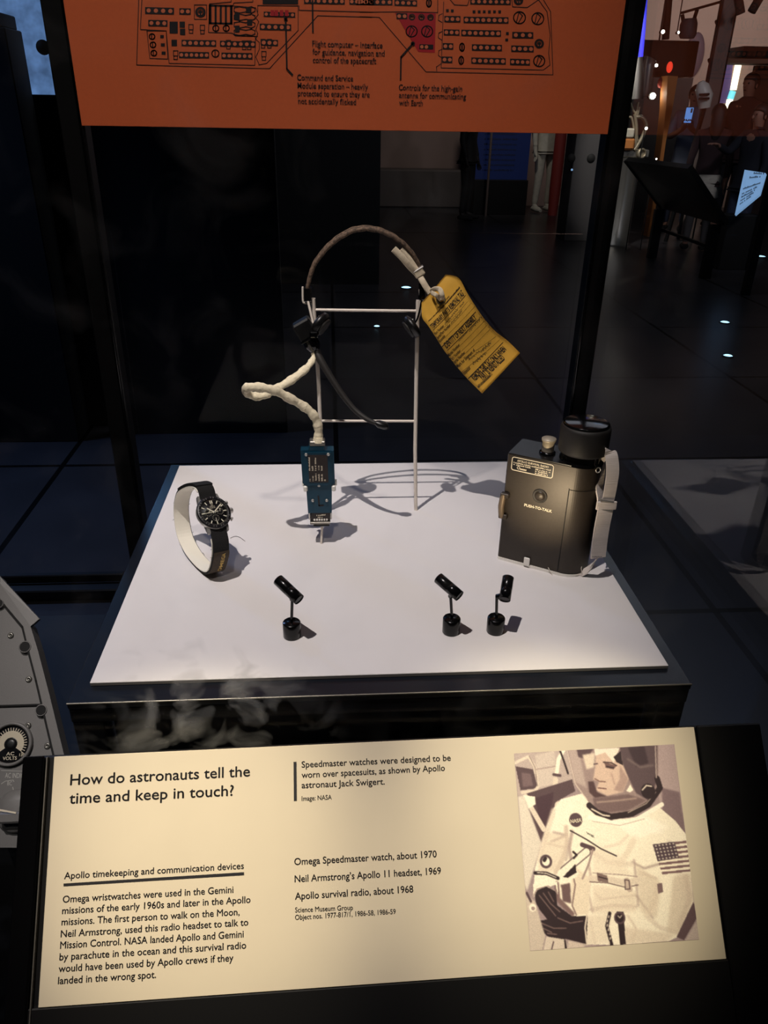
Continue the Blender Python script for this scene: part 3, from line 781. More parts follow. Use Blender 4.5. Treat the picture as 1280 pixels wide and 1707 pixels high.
    K([(415, 470), (520, 500), (640, 485), (765, 410)], 22, (246, 238, 220), 1); K([(430, 492), (560, 512), (680, 480)], 4, MID, 1, .6)
    # patches
    paint(stroke([(347, 485), (348, 485)], 68), D2, 0)
    K([(325, 495), (372, 478)], 5, (150, 130, 126), 0)
    F([(720, 606), (884, 585), (904, 735), (766, 749)], (238, 228, 206), 0)
    for k in range(7):
        t0, t1 = (2 * k) / 13, (2 * k + 1) / 13
        e = lambda t: ((720 + 46 * t, 606 + 143 * t), (884 + 20 * t, 585 + 150 * t))
        F([e(t0)[0], e(t0)[1], e(t1)[1], e(t1)[0]], (120, 94, 96), 0)
    F([(722, 604), (826, 590), (848, 668), (744, 686)], (78, 62, 70), 0)
    for r_ in range(5):
        for c_ in range(6):
            s, t = (c_ + .5) / 6, (r_ + .5) / 5
            x = 724 + 102 * s + 22 * t; y = 604 - 14 * s + 80 * t
            paint(stroke([(x, y), (x + 1, y)], 8), WH, 0, .8)
    # cuffs, gloves, watch
    F([(150, 842), (140, 800), (160, 770), (258, 785), (262, 860), (250, 800), (200, 808)], WH, 1); K([(140, 860), (160, 820), (215, 806), (252, 835)], 6, MID, 1)
    F([(150, 850), (160, 825), (205, 808), (250, 832), (258, 900), (330, 952), (405, 950), (400, 1088), (300, 1062), (250, 1078), (215, 1052), (190, 1030), (170, 1012), (175, 972), (210, 968), (172, 920), (152, 882)], D, 1)
    for p_ in ([(170, 850), (210, 900), (250, 950)], [(190, 840), (225, 890), (270, 930)], [(215, 835), (240, 880)], [(180, 985), (240, 1010), (300, 1010)], [(210, 1035), (255, 1040)], [(260, 960), (320, 985), (380, 975)], [(190, 1010), (230, 1030)]):
        K(p_, 6, (120, 98, 94), 1, .8)
    K([(402, 945), (392, 1010), (402, 1088)], 8, LT_, 1)
    K([(512, 938), (498, 1000), (522, 1092)], 17, D, 0)
    for t in range(7): K([(508 - 8 * math.sin(t), 950 + 21 * t), (506 - 8 * math.sin(t), 958 + 21 * t)], 6, LT_, 0)
    F([(545, 930), (578, 930), (590, 1088), (562, 1092)], D, 0); paint(stroke([(560, 960), (561, 960)], 58), D2, 0); paint(stroke([(560, 960), (561, 960)], 40), D, 0); K([(552, 950), (561, 960), (570, 948)], 4, LT_, 0)
    F([(104, 845), (150, 880), (185, 1000), (200, 1050), (185, 1118), (125, 1122)], (196, 182, 166), 2); paint(stroke([(138, 910), (139, 910)], 36), WH, 1); paint(stroke([(140, 914), (141, 914)], 18), MID, 1)
    K([(110, 840), (130, 880)], 12, D2, 1); F([(205, 1050), (300, 1065), (310, 1110), (190, 1118)], (206, 192, 176), 1); K([(240, 1075), (230, 1115)], 6, D2, 1); K([(295, 1070), (300, 1110)], 10, D, 1)
    F([(310, 1068), (400, 1090), (380, 1105), (310, 1110)], (200, 184, 170), 2)
    F([(918, 880), (935, 960), (872, 1068), (836, 1052)], (92, 72, 76), 1); F([(934, 970), (948, 1066), (876, 1072)], (182, 166, 158), 2)
    r_ = np.random.RandomState(3); img[:] = img * (1 + 0.035 * r_.randn(ny, nx, 1))
    img_l = np.clip(img, 0, 255) / 255.0
    img_l = np.where(img_l <= 0.04045, img_l / 12.92, ((img_l + 0.055) / 1.055) ** 2.4)
    me = bpy.data.meshes.new('photo_print')
    base = BASE[rail.name]
    vs = [tuple(lw(X[j, i], Y[j, i], 0.00025) - base) for j in range(ny) for i in range(nx)]
    fs = [(j * nx + i, (j + 1) * nx + i, (j + 1) * nx + i + 1, j * nx + i + 1) for j in range(ny - 1) for i in range(nx - 1)]
    me.from_pydata(vs, [], fs)
    ca = me.color_attributes.new('print', 'FLOAT_COLOR', 'POINT')
    ca.data.foreach_set('color', np.concatenate([img_l.reshape(-1, 3), np.ones((nx * ny, 1))], 1).astype(np.float32).ravel())
    m_ = bpy.data.materials.new('sepia_print'); m_.use_nodes = True
    a = m_.node_tree.nodes.new('ShaderNodeVertexColor'); a.layer_name = 'print'
    b = m_.node_tree.nodes['Principled BSDF']; b.inputs['Roughness'].default_value = 0.5
    m_.node_tree.links.new(a.outputs[0], b.inputs['Base Color'])
    me.materials.append(m_); me.update()
    o = bpy.data.objects.new('photo_print', me); C.objects.link(o); o.parent = rail
    o['label'] = 'sepia printed photograph of an astronaut in helmet and white suit'
photo_print()
nm = MB()
put_text(nm, 'NASA', lp(*Z6(322, 501), .0004), lp(*Z6(376, 494), .0004), LUP, 0.0026, bold=0.03)
obj('badge_lettering', nm, M['label'], rail)
nm = MB(); put_text(nm, 'SWIGERT', lp(*Z6(402, 553), .0004), lp(*Z6(441, 574), .0004), (LUP + LU * -.3), 0.0018, bold=0.02)
obj('name_tape_lettering', nm, M['label_ink'], rail)

# ------------------------------------------------------------------ watch
WK = 0.826e-3
WM = Matrix(((0.842, -0.320, 0.434), (0.526, 0.662, -0.534), (-0.116, 0.678, 0.726)))
wx = Vector(WM.col[0]); wy = Vector(WM.col[1])
wc = Vector(CAM) + (Vector((-0.1569, 0.1733, 0.0594)) - Vector(CAM)) * 0.9795 + Vector((0, 0, 0.0012))
WF = frame(wc, wx, wy) @ Matrix.Scale(WK, 4)
watch = thing('wristwatch', 'steel chronograph wristwatch with black dial on a long black strap', 'watch', (wc.x, wc.y, 0))
T = Matrix.Translation
# case
cs = MB().lathe([(17.5, -6), (19.5, -4.5), (20.2, -1), (19.6, 1.2), (18.5, 1.6)], WF, 48)
obj('case', cs, M['steel'], watch)
for sx in (-1, 1):
    for sy in (-1, 1):
        lg = MB().prism([(sx * 9.8, sy * 14), (sx * 13.6, sy * 13), (sx * 13.0, sy * 19), (sx * 12.0, sy * 23.4), (sx * 10.0, sy * 23.4)][::(1 if sx * sy > 0 else -1)], -6.5, -1.0, WF)
        obj('lug', lg, M['steel'], watch)
bz = obj('bezel', MB().lathe([(20.0, 1.0), (20.0, 2.2), (19.2, 3.0), (16.4, 3.7), (16.0, 3.2), (15.8, 2.4), (15.8, 1.0)], WF, 56, caps=False), M['dial'], watch)
mk = MB()
for k in range(34):
    if k % 3 == 2: continue
    a = math.radians(20 + k * 9.6)
    r0, r1 = 17.2, 18.6
    mk.strip([WF @ Vector((r0 * math.cos(a), r0 * math.sin(a), 3.62)), WF @ Vector((r1 * math.cos(a), r1 * math.sin(a), 3.32))], 0.9 * WK, WF.to_3x3() @ Vector((0, 0, 1)) / WK)
obj('bezel_markings', mk, M['bezel_mark'], watch)
dl = obj('dial', MB().lathe([(16.0, 1.4), (16.0, 2.0), (0.0, 2.0)], WF, 48), M['dial'], watch)
wn = (WF.to_3x3() @ Vector((0, 0, 1))).normalized()
mk = MB()
for k in range(12):
    a = math.radians(90 - 30 * k)
    if k == 0:
        for d in (-1.0, 1.0):
            mk.strip([WF @ Vector((d, 11.4, 2.1)), WF @ Vector((d, 14.2, 2.1))], 1.2 * WK, wn)
        continue
    r0, r1 = 11.8, 14.6
    mk.strip([WF @ Vector((r0 * math.cos(a), r0 * math.sin(a), 2.1)), WF @ Vector((r1 * math.cos(a), r1 * math.sin(a), 2.1))], 1.1 * WK, wn)
for k in range(60):
    a = math.radians(6 * k)
    mk.strip([WF @ Vector((15.0 * math.cos(a), 15.0 * math.sin(a), 2.1)), WF @ Vector((15.7 * math.cos(a), 15.7 * math.sin(a), 2.1))], 0.22 * WK, wn)
obj('hour_markers', mk, M['lume'], watch)
lt = MB()
put_text(lt, 'OMEGA', WF @ Vector((-3.2, 6.6, 2.1)), WF @ Vector((3.2, 6.6, 2.1)), wy, 1.3 * WK)
put_text(lt, 'Ω', WF @ Vector((-1.1, 8.4, 2.1)), WF @ Vector((1.1, 8.4, 2.1)), wy, 1.9 * WK)
put_text(lt, 'Speedmaster', WF @ Vector((-3.6, 5.0, 2.1)), WF @ Vector((3.6, 5.0, 2.1)), wy, 1.1 * WK)
obj('dial_lettering', lt, M['mark_light'], watch)
for (cx, cy, an) in ((-7.2, 0, 40), (7.2, 0, 75), (0, -7.2, -100)):
    sd = obj('subdial', MB().lathe([(4.4, 2.02), (4.4, 2.1), (4.1, 2.06), (0, 2.06)], WF @ T((cx, cy, 0)), 28), M['black_satin'], watch)
    a = math.radians(an)
    h = MB().strip([WF @ Vector((cx, cy, 2.3)), WF @ Vector((cx + 3.6 * math.cos(a), cy + 3.6 * math.sin(a), 2.3))], 0.55 * WK, wn)
    for k in range(12):
        a = math.radians(30 * k); h.strip([WF @ Vector((cx + 3.4 * math.cos(a), cy + 3.4 * math.sin(a), 2.2)), WF @ Vector((cx + 4.0 * math.cos(a), cy + 4.0 * math.sin(a), 2.2))], 0.3 * WK, wn)
    obj('subdial_hand', h, M['lume'], sd)
def hand(name, ang, L, w, z, tail=2.0):
    a = math.radians(90 - ang); d = (math.cos(a), math.sin(a)); n = (-d[1], d[0])
    poly = [(-d[0] * tail - n[0] * w / 2, -d[1] * tail - n[1] * w / 2), (d[0] * L * .92 - n[0] * w / 2, d[1] * L * .92 - n[1] * w / 2), (d[0] * L, d[1] * L), (d[0] * L * .92 + n[0] * w / 2, d[1] * L * .92 + n[1] * w / 2), (-d[0] * tail + n[0] * w / 2, -d[1] * tail + n[1] * w / 2)]
    obj(name, MB().prism(poly, z, z + 0.25, WF), M['lume'], watch)
hand('minute_hand', 52, 14, 1.3, 2.6)
hand('hour_hand', 310, 9.5, 1.4, 2.35)
hand('seconds_hand', 268, 14.2, 0.6, 2.9, 5)
obj('hand_hub', MB().lathe([(1.3, 2.1), (1.3, 3.2), (0, 3.3)], WF, 14), M['steel'], watch)
X = Matrix.Rotation(math.pi / 2, 4, 'Y')
obj('crown', MB().lathe([(3.1, 19.6), (3.3, 20.4), (3.3, 23.6), (2.8, 24.2), (0, 24.2)], WF @ T((0, 0, -1.8)) @ X, 20), M['steel'], watch)
for sy in (1, -1):
    d = Vector((math.cos(math.radians(28 * sy)), math.sin(math.radians(28 * sy)), 0))
    obj('pusher', MB().lathe([(1.3, 19.2), (1.3, 21.4), (2.4, 21.5), (2.5, 23.0), (2.0, 23.5), (0, 23.5)], WF @ T((0, 0, -1.8)) @ Matrix.Rotation(math.radians(28 * sy), 4, 'Z') @ X, 16), M['steel'], watch)
# crystal
cg = MB().lathe([(15.9, 3.1), (14.5, 4.0), (10, 4.6), (5, 4.8), (0, 4.85)], WF, 40)
obj('crystal', cg, M['glass'], watch)
# strap loop in the watch's own long plane (y along the strap, z out of the dial)
lp2 = [(17.0, -3.6), (29, -1.0), (36.5, -5.5), (45.5, -21), (53, -45), (55, -64), (47.5, -84), (32, -97), (12, -102.5), (-12, -94), (-33.5, -77), (-49.5, -58), (-54, -41), (-46, -20), (-36, -9.5), (-28.5, -6), (-17.0, -3.6)]
sp = smooth_path([(p[0], p[1], 0) for p in lp2], 5)
def band(path, w0, w1, th, mt, off=0.0, width=None):
    """a strap of thickness th following path (y, z) between x = w0 and x = w1"""
    mb_ = MB(); n = len(path); vs = []
    for i, p in enumerate(path):
        t = path[min(i + 1, n - 1)] - path[max(i - 1, 0)]; t.normalize()
        nn = Vector((-t.y, t.x, 0))
        for (x, o_) in ((w0, off), (w1, off), (w1, off + th), (w0, off + th)):
            q = p + nn * o_
            vs.append(mt @ Vector((x, q.x, q.y)))
    fs = []
    for i in range(n - 1):
        for k in range(4):
            l = (k + 1) % 4; fs.append((i * 4 + k, i * 4 + l, (i + 1) * 4 + l, (i + 1) * 4 + k))
    fs += [(3, 2, 1, 0), tuple((n - 1) * 4 + k for k in range(4))]
    return mb_.add(vs, fs)
obj('strap', band(sp, -9.6, 9.6, 2.4, WF, 0.0), M['strap_watch'], watch)
obj('strap_layer', band(sp[8:24], -10.2, 10.2, 1.6, WF, 2.3), M['strap_watch'], watch)
tabp = smooth_path([(-33.4, -77.5, 0), (-49.4, -58, 0), (-53.5, -41, 0), (-46, -20, 0), (-42, -15, 0)], 5)
tb_ = obj('strap_tab', band(tabp, -9.2, 9.8, 0.8, WF, 2.4), M['strap_leather'], watch)
def tabpt(x, y, z):      # x along the strap upward, y across
    s = max(0.0, min(0.9999, x)) * (len(tabp) - 1); i = int(s); f = s - i
    p = tabp[i].lerp(tabp[i + 1], f); t = (tabp[i + 1] - tabp[i]).normalized(); nn = Vector((-t.y, t.x, 0))
    q = p + nn * 3.35
    return WF @ Vector((y, q.x, q.y))
lt = MB(); put_text(lt, 'OMEGA', (0.47, 4.6, 0), (0.86, 4.6, 0), (0, -1, 0), 4.2, bold=0.02, fn=tabpt)
# the lettering reads upward along the tab
obj('tab_lettering', lt, M['gold'], tb_)
pk = MB(); put_text(pk, 'FORCE', WF @ Vector((-2, 37, -3)), WF @ Vector((5, 37, -3)), wy, 0.01 * WK)
fz = MB(); r_ = random.Random(4)
for k in range(80):
    p = r_.choice(sp[10:70]); x = r_.choice((-9.6, 9.6)); 
    fz.tube([WF @ Vector((x, p.x, p.y)), WF @ Vector((x + r_.uniform(-3, 3), p.x * 1.03 + r_.uniform(-2, 2), p.y - r_.uniform(0, 3)))], 0.22 * WK, 4)
obj('frayed_fibres', fz, M['strap_watch'], watch)
cuff = obj('watch_cuff', band([p for p in smooth_path([(p[0] , p[1], 0) for p in lp2[1:-1]], 5)], -10.6, 8.5, -1.1, WF, -0.05), M['cuff'])
tag(cuff, 'ivory cuff inside the black watch strap loop, holding it upright', 'watch stand')
# loose fibre on the board
pts = [on(x, y, 2, 0.0006) for x, y in ((384, 897), (389, 894.5), (395, 894), (401, 896.5), (405, 899.5), (408.5, 902))]
tag(obj('loose_fibre', MB().tube(smooth_path(pts, 4), 0.00022, 5), M['fibre']), 'thin curly fibre lying on the white board beside the watch strap', 'fibre')

# ------------------------------------------------------------------ headset stand
SY = 0.288
st = thing('headset_stand', 'cream wire ladder stand holding up the headset', 'stand', (0, SY, 0))
rt = [on(693, 850, 2, 0.0), on(692, 750, 1, SY), on(694, 620, 1, SY), on(696.5, 500, 1, SY)]
obj('upright', MB().tube([rt[0], rt[1], rt[2], rt[3]], 0.0021, 10), M['cream_paint'], st)
lt_ = [Vector((on(541, 850, 1, SY)[0], SY, 0.0)), on(535, 735, 1, SY), on(531, 640, 1, SY), on(527, 575, 1, SY), on(522, 497, 1, SY)]
obj('upright', MB().tube(lt_, 0.0021, 10), M['cream_paint'], st)
for a, b in (((522, 516.5), (696, 518.5)), ((535, 701.5), (693, 702))):
    obj('crossbar', MB().tube([on(*a, 1, SY), on(*b, 1, SY)], 0.0015, 8), M['cream_paint'], st)
obj('hook', MB().tube(smooth_path([on(521, 505, 1, SY), on(508, 505, 1, SY), on(505, 501, 1, SY), on(504.5, 478, 1, SY)], 3), 0.0011, 8), M['cream_paint'], st)
obj('hook', MB().tube([on(700, 482, 1, SY - .004), on(701, 520, 1, SY - .004), on(697, 530, 1, SY)], 0.0013, 8), M['cream_paint'], st)

# ------------------------------------------------------------------ headset
hs = thing('headset', 'communications headset with braided brown headband and boom microphone', 'headset', (0, SY, 0.12))
A1 = [(511.8, 497), (512.5, 482), (515.5, 465.6), (523.7, 441), (541, 417), (561, 398.6), (585.6, 384.4), (610, 380.3), (634.4, 384.4), (656.7, 394.5), (675, 408.7), (689, 425), (698.4, 443), (702, 456)]
arch = smooth_path([on(x, y, 1, SY) for x, y in A1], 5)
def cord(off, r):
    mb_ = MB(); n = len(arch)
    pts_ = []
    for i, p in enumerate(arch):
        t = i / (n - 1); k = math.sin(math.pi * min(1, max(0, t))) ** 0.7
        pts_.append(p + Vector((0, off * k, 0.0008 * math.sin(i * 1.3) * 0.3)))
    mb_.tube(pts_, [r * (1 + .07 * math.sin(i * 2.1)) for i in range(n)], 10)
    return mb_
obj('headband_cord', cord(0.0062, 0.0021), M['braid'], hs)
obj('headband_cord', cord(-0.0062, 0.0021), M['braid'], hs)
def tape(pts, w, th=0.35, side=(0, 1, 0), m_=None, name='tape', par=None):
    return obj(name, MB().tube(smooth_path(pts, 5), w, 10, flat=th, up=side), m_ or M['ribbon'], par or hs)
tape([on(656, 415, 1, SY - .012), on(671, 430, 1, SY - .012), on(683, 444, 1, SY - .010), on(695, 456, 1, SY - .006)], 0.0034, 0.5, name='tape_end')
tape([on(667.5, 416, 1, SY - .004), on(679, 428, 1, SY - .004), on(688, 441, 1, SY - .004), on(697, 455, 1, SY - .003)], 0.0030, 0.5, name='tape_end')
bk = on(698.5, 455, 1, SY - .006); bdir = Vector(on(703, 463, 1, SY - .006)) - Vector(on(694, 447, 1, SY - .006))
bf = frame(bk, bdir, (0.7, 0, -0.5))
obj('buckle', MB().box((0, 0, 0), (0.0072, 0.0105, 0.006), 0.0012, bf), M['ribbon'], hs)
obj('buckle_clip', MB().box((-0.0038, 0.001, 0), (0.0016, 0.0118, 0.0072), 0.0006, bf), M['steel'], hs)
obj('clip', MB().box(on(703, 486, 1, SY - .002), (0.006, 0.008, 0.016), 0.001), M['black_gloss'], hs)
obj('clip', MB().box(on(513, 490, 1, SY), (0.0075, 0.009, 0.014), 0.001), M['black_gloss'], hs)
obj('ear_wire', MB().tube(smooth_path([on(703, 494, 1, SY - .003), on(701, 510, 1, SY - .006), on(696, 530, 1, SY - .008), on(691, 540, 1, SY - .01)], 4), 0.0009, 8), M['black_gloss'], hs)
obj('ear_wire', MB().tube(smooth_path([on(513, 500, 1, SY - .003), on(517, 518, 1, SY - .006), on(521, 535, 1, SY - .008), on(523, 545, 1, SY - .01)], 4), 0.0013, 8), M['cream_paint'], hs)
def ear(px, py, d, s=1.0):
    c = on(px, py, 1, SY - .010); f = axis_frame(c, d)
    e = obj('earpiece', MB().lathe([(0.002 * s, -0.0052 * s), (0.008 * s, -0.005 * s), (0.0125 * s, -0.003 * s), (0.013 * s, 0.0005), (0.0118 * s, 0.0012), (0.0118 * s, 0.003 * s), (0.0105 * s, 0.0036 * s), (0.004 * s, 0.0036 * s)], f, 28), M['black_satin'], hs)
    obj('ear_cushion', MB().lathe([(0.0095 * s, 0.0036 * s), (0.0098 * s, 0.0055 * s), (0.007 * s, 0.0062 * s), (0.0035 * s, 0.0058 * s)], f, 24), M['rubber'], e)
    obj('rivet', MB().sphere(Vector(c) + f.to_3x3() @ Vector((0, 0.006 * s, -0.0052 * s)), 0.0009 * s, 8, 6), M['steel'], e)
ear(686, 545, (-0.78, -0.15, -0.55), 0.95)
ear(534, 541, (0.72, -0.35, -0.5), 1.0)
obj('rivet', MB().sphere(on(530.5, 535, 1, SY - .018), 0.0008, 8, 6), M['steel'], hs)
# microphone transducer block on the left ear
bc = Vector(on(508, 548, 1, SY - .012)); bfr = frame(bc, (0.86, 0.05, 0.48), (0, 1, 0))
bx = obj('transducer_box', MB().box((0, 0, 0), (0.019, 0.016, 0.019), 0.0018, bfr), M['black_satin'], hs)
obj('box_rim', MB().box((0, 0, -0.0098), (0.0205, 0.017, 0.0016), 0.0005, bfr), M['black_gloss'], bx)
bc2 = Vector(on(518, 569, 1, SY - .012)); bf2 = frame(bc2, (0.9, 0.0, 0.4), (0, 1, 0))
obj('cable_gland', MB().lathe([(0.0052, 0.012), (0.0078, 0.008), (0.0082, -0.004), (0.006, -0.009), (0.0045, -0.011)], bf2, 20), M['black_gloss'], hs)
obj('gland_bracket', MB().box(on(523, 556, 1, SY - .018), (0.008, 0.012, 0.006), 0.001, None), M['black_gloss'], hs)
bp = [on(526, 583, 1, SY - .012), on(534, 600, 1, SY - .018), on(552, 630, 1, SY - .024), on(572, 660, 1, SY - .03), on(592, 684, 1, SY - .036), on(612, 699, 1, SY - .042), on(628, 706, 1, SY - .045)]
bsm = smooth_path(bp, 6)
obj('microphone_boom', MB().tube(bsm, [0.0044 - 0.0022 * i / (len(bsm) - 1) for i in range(len(bsm))], 10), M['rubber'], hs)
mc = on(637, 708.5, 1, SY - .046)
mi = obj('microphone', MB().tube([on(626, 704, 1, SY - .045), on(631, 706.5, 1, SY - .0455), on(641, 709.5, 1, SY - .046), on(646, 710.5, 1, SY - .046)], [0.0028, 0.0048, 0.0050, 0.003], 14, flat=0.8), M['black_satin'], hs)
obj('microphone_rim', MB().tube([on(632, 711.5, 1, SY - .047), on(639, 715, 1, SY - .047), on(646.5, 715, 1, SY - .046), on(647, 710, 1, SY - .045)], 0.0007, 8), M['rubber'], mi)
# white sleeve cable down to the blue connector
cbp = [(523.5, 585, .274), (522, 597, .270), (515, 609, .262), (501, 622, .252), (480, 637, .244), (459.6, 648.5, .236), (446, 656, .230), (431, 661, .224), (416, 658, .220), (408.5, 650.5, .214), (417, 645.5, .206), (438, 646.5, .204), (459.6, 651.5, .206), (480, 662.5, .210), (503, 675.5, .214), (518, 687, .215), (527, 700, .216), (530.5, 716, .216), (530.5, 733, .216)]
cpts = smooth_path([on(x, y, 1, yy) for x, y, yy in cbp], 6)
obj('cable', MB().tube(cpts, [0.0021 + 0.0023 * min(1, i / 18) + 0.0005 * math.sin(i * .9) + 0.0003 * math.sin(i * 2.3) for i in range(len(cpts))], 14, flat=0.8), M['cable'], hs)
# blue connector
CY = 0.216
def cpx(x, y): return Vector(on(x, y, 1, CY))
cen = cpx(531, 800); sc = (cpx(560, 800) - cpx(500, 800)).length / 60        # metres per photo pixel here, across
scz = (cpx(531, 760).z - cpx(531, 840).z) / 80
CF = frame(cen, (1, 0, 0), (0, 0, 1))      # local x right, y up, z towards the viewer
def cl(x, y): return ((x - 531) * sc, (800 - y) * scz)
cn = obj('connector_shell', MB().prism([cl(*p) for p in ((503, 749), (515.5, 749), (517, 743), (541, 743), (541.5, 749), (557, 750), (558, 802), (553, 807), (552, 853), (512, 853), (510, 807), (504.5, 802))][::-1], -0.0075, 0.0045, CF), M['conn_blue'], hs)
obj('shell_cover', MB().prism([cl(*p) for p in ((507, 751), (553, 751), (554, 800), (547, 805), (513, 805), (508, 800))][::-1], 0.0045, 0.0062, CF), M['conn_blue'], cn)
obj('name_plate', MB().prism([cl(*p) for p in ((514.5, 755), (546.5, 755), (547.5, 799.5), (516, 799.5))][::-1], 0.0062, 0.0067, CF), M['conn_plate'], cn)
pm = MB()
for k, (a, b, c, d) in enumerate(((758, 780, 793, 797), (770, 780, 787, 797), (758, 780, 784, 797), (771, 780, 785, 797), (771, 780, 784, 797), (794, 794, 794, 797))):
    x = 518 + 5 * k
    for (y1, y0) in ((a, b), (c, d)):
        if y0 > y1: put_marks(pm, CF @ Vector((*cl(x, y0), 0.0069)), CF @ Vector((*cl(x, y1), 0.0069)), (-1, 0, 0), 0.0016, seed=k * 7 + y0)
obj('plate_markings', pm, M['mark_light'], cn)
for p in ((512, 754), (548, 754), (531.5, 805.5), (520.5, 831), (544, 831)):
    obj('screw', MB().lathe([(0.0016, 0.0), (0.0016, 0.0012), (0.0009, 0.0018), (0, 0.0018)], CF @ T((*cl(*p), 0.0046 if p[1] > 803 else 0.0062)), 12), M['steel'], cn)
obj('stroke_mark', MB().strip([CF @ Vector((*cl(530, 824), .0048)), CF @ Vector((*cl(531, 840), .0048)), CF @ Vector((*cl(538, 839.5), .0048))], 0.0016, (0, -1, 0)), M['ink'], cn)
obj('collar', MB().box(CF @ Vector((*cl(530.5, 739), -0.001)), (0.0155, 0.011, 0.0055), 0.0008), M['steel_dull'], hs)
obj('collar_clamp', MB().tube([cpx(530.5, 728), cpx(530.5, 736)], [0.0045, 0.006], 12), M['cable'], hs)
pg = obj('plug', MB().prism([cl(*p) for p in ((517, 853), (549, 853), (549, 866), (545, 867), (545, 873), (519, 873), (519, 867), (516, 866))][::-1], -0.007, 0.004, CF), M['conn_plate'], hs)
pm = MB(); put_marks(pm, CF @ Vector((*cl(526, 858.5), .0042)), CF @ Vector((*cl(542, 857.5), .0042)), (0, 0, 1), .0016, seed=3); put_marks(pm, CF @ Vector((*cl(528, 862), .0042)), CF @ Vector((*cl(538, 861.5), .0042)), (0, 0, 1), .0014, seed=5)
obj('plug_markings', pm, M['mark_light'], pg)
for k in range(6):
    obj('plug_contact', MB().box(CF @ Vector((*cl(522.5 + 4.2 * k, 865), .0042)), (0.0018, 0.0012, 0.0022), 0.0003), M['white_plastic'], pg)
for x in (514.5, 550): obj('plug_screw', MB().tube([CF @ Vector((*cl(x, 854), .001)), CF @ Vector((*cl(x, 866), .001))], 0.0014, 10), M['steel'], pg)
obj('plug_band', MB().box(CF @ Vector((*cl(532, 870.5), -.001)), (0.021, 0.0125, 0.0028), 0.0004), M['steel_dull'], pg)
obj('plug_foot', MB().box(CF @ Vector((*cl(534, 876), -.001)), (0.0165, 0.009, 0.0018), 0.0004), M['black_gloss'], pg)
# clip stand of the connector
cst = thing('connector_clip', 'white clipped rod holding up the blue connector', 'stand', (-0.0555, CY, 0))
obj('rod', MB().tube([on(535.5, 906, 2, 0.0), CF @ Vector((*cl(535, 876), -0.001)), CF @ Vector((*cl(535, 815), -0.0095))], 0.0012, 8), M['cream_paint'], cst)
obj('bracket', MB().box(CF @ Vector((*cl(532, 811), -0.0092)), (0.036, 0.0022, 0.007), 0.0006), M['white_plastic'], cst)
for x in (509, 556):
    obj('clip_finger', MB().box(CF @ Vector((*cl(x, 811), -0.002)), (0.0042, 0.016, 0.0062), 0.001), M['white_plastic'], cst)

# ------------------------------------------------------------------ yellow removal tag
TL = [(702.6, 504.6), (703.6, 529), (712, 541), (724, 558.7), (739, 582.5), (756.8, 606), (779, 631.5), (803.5, 656)]
TR = [(743.4, 457.5), (764.2, 463), (779, 489), (794, 512.7), (808.7, 533.5), (826.6, 552.8), (847.3, 569), (866.6, 588.4)]
ydep = [0.274, 0.272, 0.270, 0.269, 0.270, 0.272, 0.272, 0.268]
tl3 = smooth_path([on(*p, 1, y) for p, y in zip(TL, ydep)], 5); tr3 = smooth_path([on(*p, 1, y + .006) for p, y in zip(TR, ydep)], 5)
NT = len(tl3)
def tagpt(s, t, l=0.0):          # s down the tag 0..1, t across 0..1
    x = max(0, min(0.99999, s)) * (NT - 1); i = int(x); f = x - i
    a = tl3[i].lerp(tl3[i + 1], f); b = tr3[i].lerp(tr3[i + 1], f)
    n = (b - a).cross(tl3[i + 1] - tl3[i]).normalized()
    if n.y > 0: n = -n
    return a.lerp(b, t) + n * (l + 0.004 * math.sin(math.pi * t) * 0.3)
tg = thing('paper_tag', 'yellow paper parts tag tied to the headset with white tape', 'tag', Vector(on(735, 490, 1, .272)))
card = MB(); nu, nv = NT, 13
for l in (0.0002, -0.0002):
    pass
vs = []
for l in (0.0003, -0.0003):
    for i in range(nu):
        for j in range(nv):
            vs.append(tagpt(i / (nu - 1), j / (nv - 1), l))
fs = []
for i in range(nu - 1):
    for j in range(nv - 1):
        a = i * nv + j; fs.append((a, a + 1, a + nv + 1, a + nv)); b = a + nu * nv; fs.append((b, b + nv, b + nv + 1, b + 1))
K_ = nu * nv
for i in range(nu - 1):
    for j in (0, nv - 1):
        a = i * nv + j; fs.append((a, a + nv, a + nv + K_, a + K_))
for j in range(nv - 1):
    for i in (0, nu - 1):
        a = i * nv + j; fs.append((a, a + 1, a + 1 + K_, a + K_))
card.add(vs, fs, True)
obj('card', card, M['tag'], tg)
# find (s, t) of a photo pixel on the card by search
def tag_st(px, py):
    best = None; s0, s1, t0, t1 = 0, 1, 0, 1
    for it in range(5):
        bd_ = 9e9
        for i in range(9):
            for j in range(9):
                s = s0 + (s1 - s0) * i / 8; t = t0 + (t1 - t0) * j / 8
                c = RW @ (np.array(tagpt(s, t)) - CAM); d = (640 + FPX * c[0] / c[2] - px) ** 2 + (853.5 + FPX * c[1] / c[2] - py) ** 2
                if d < bd_: bd_ = d; best = (s, t)
        ds, dt = (s1 - s0) / 5, (t1 - t0) / 5
        s0, s1, t0, t1 = best[0] - ds, best[0] + ds, best[1] - dt, best[1] + dt
    return best
T5 = lambda x, y: (690 + x / 6.737, 440 + y / 6.737)
ink = MB(); pen = MB()
def tline(x0, y0, x1, y1, w):
    a = tag_st(*T5(x0, y0)); b = tag_st(*T5(x1, y1)); n = 10; hw = w / 2
    for k in range(n):
        p = [(a[0] + (b[0] - a[0]) * q / n, a[1] + (b[1] - a[1]) * q / n) for q in (k, k + 1)]
        ink.add([tagpt(p[0][0] - hw, p[0][1], .0005), tagpt(p[1][0] - hw, p[1][1], .0005), tagpt(p[1][0] + hw, p[1][1], .0005), tagpt(p[0][0] + hw, p[0][1], .0005)], [(0, 1, 2, 3)])
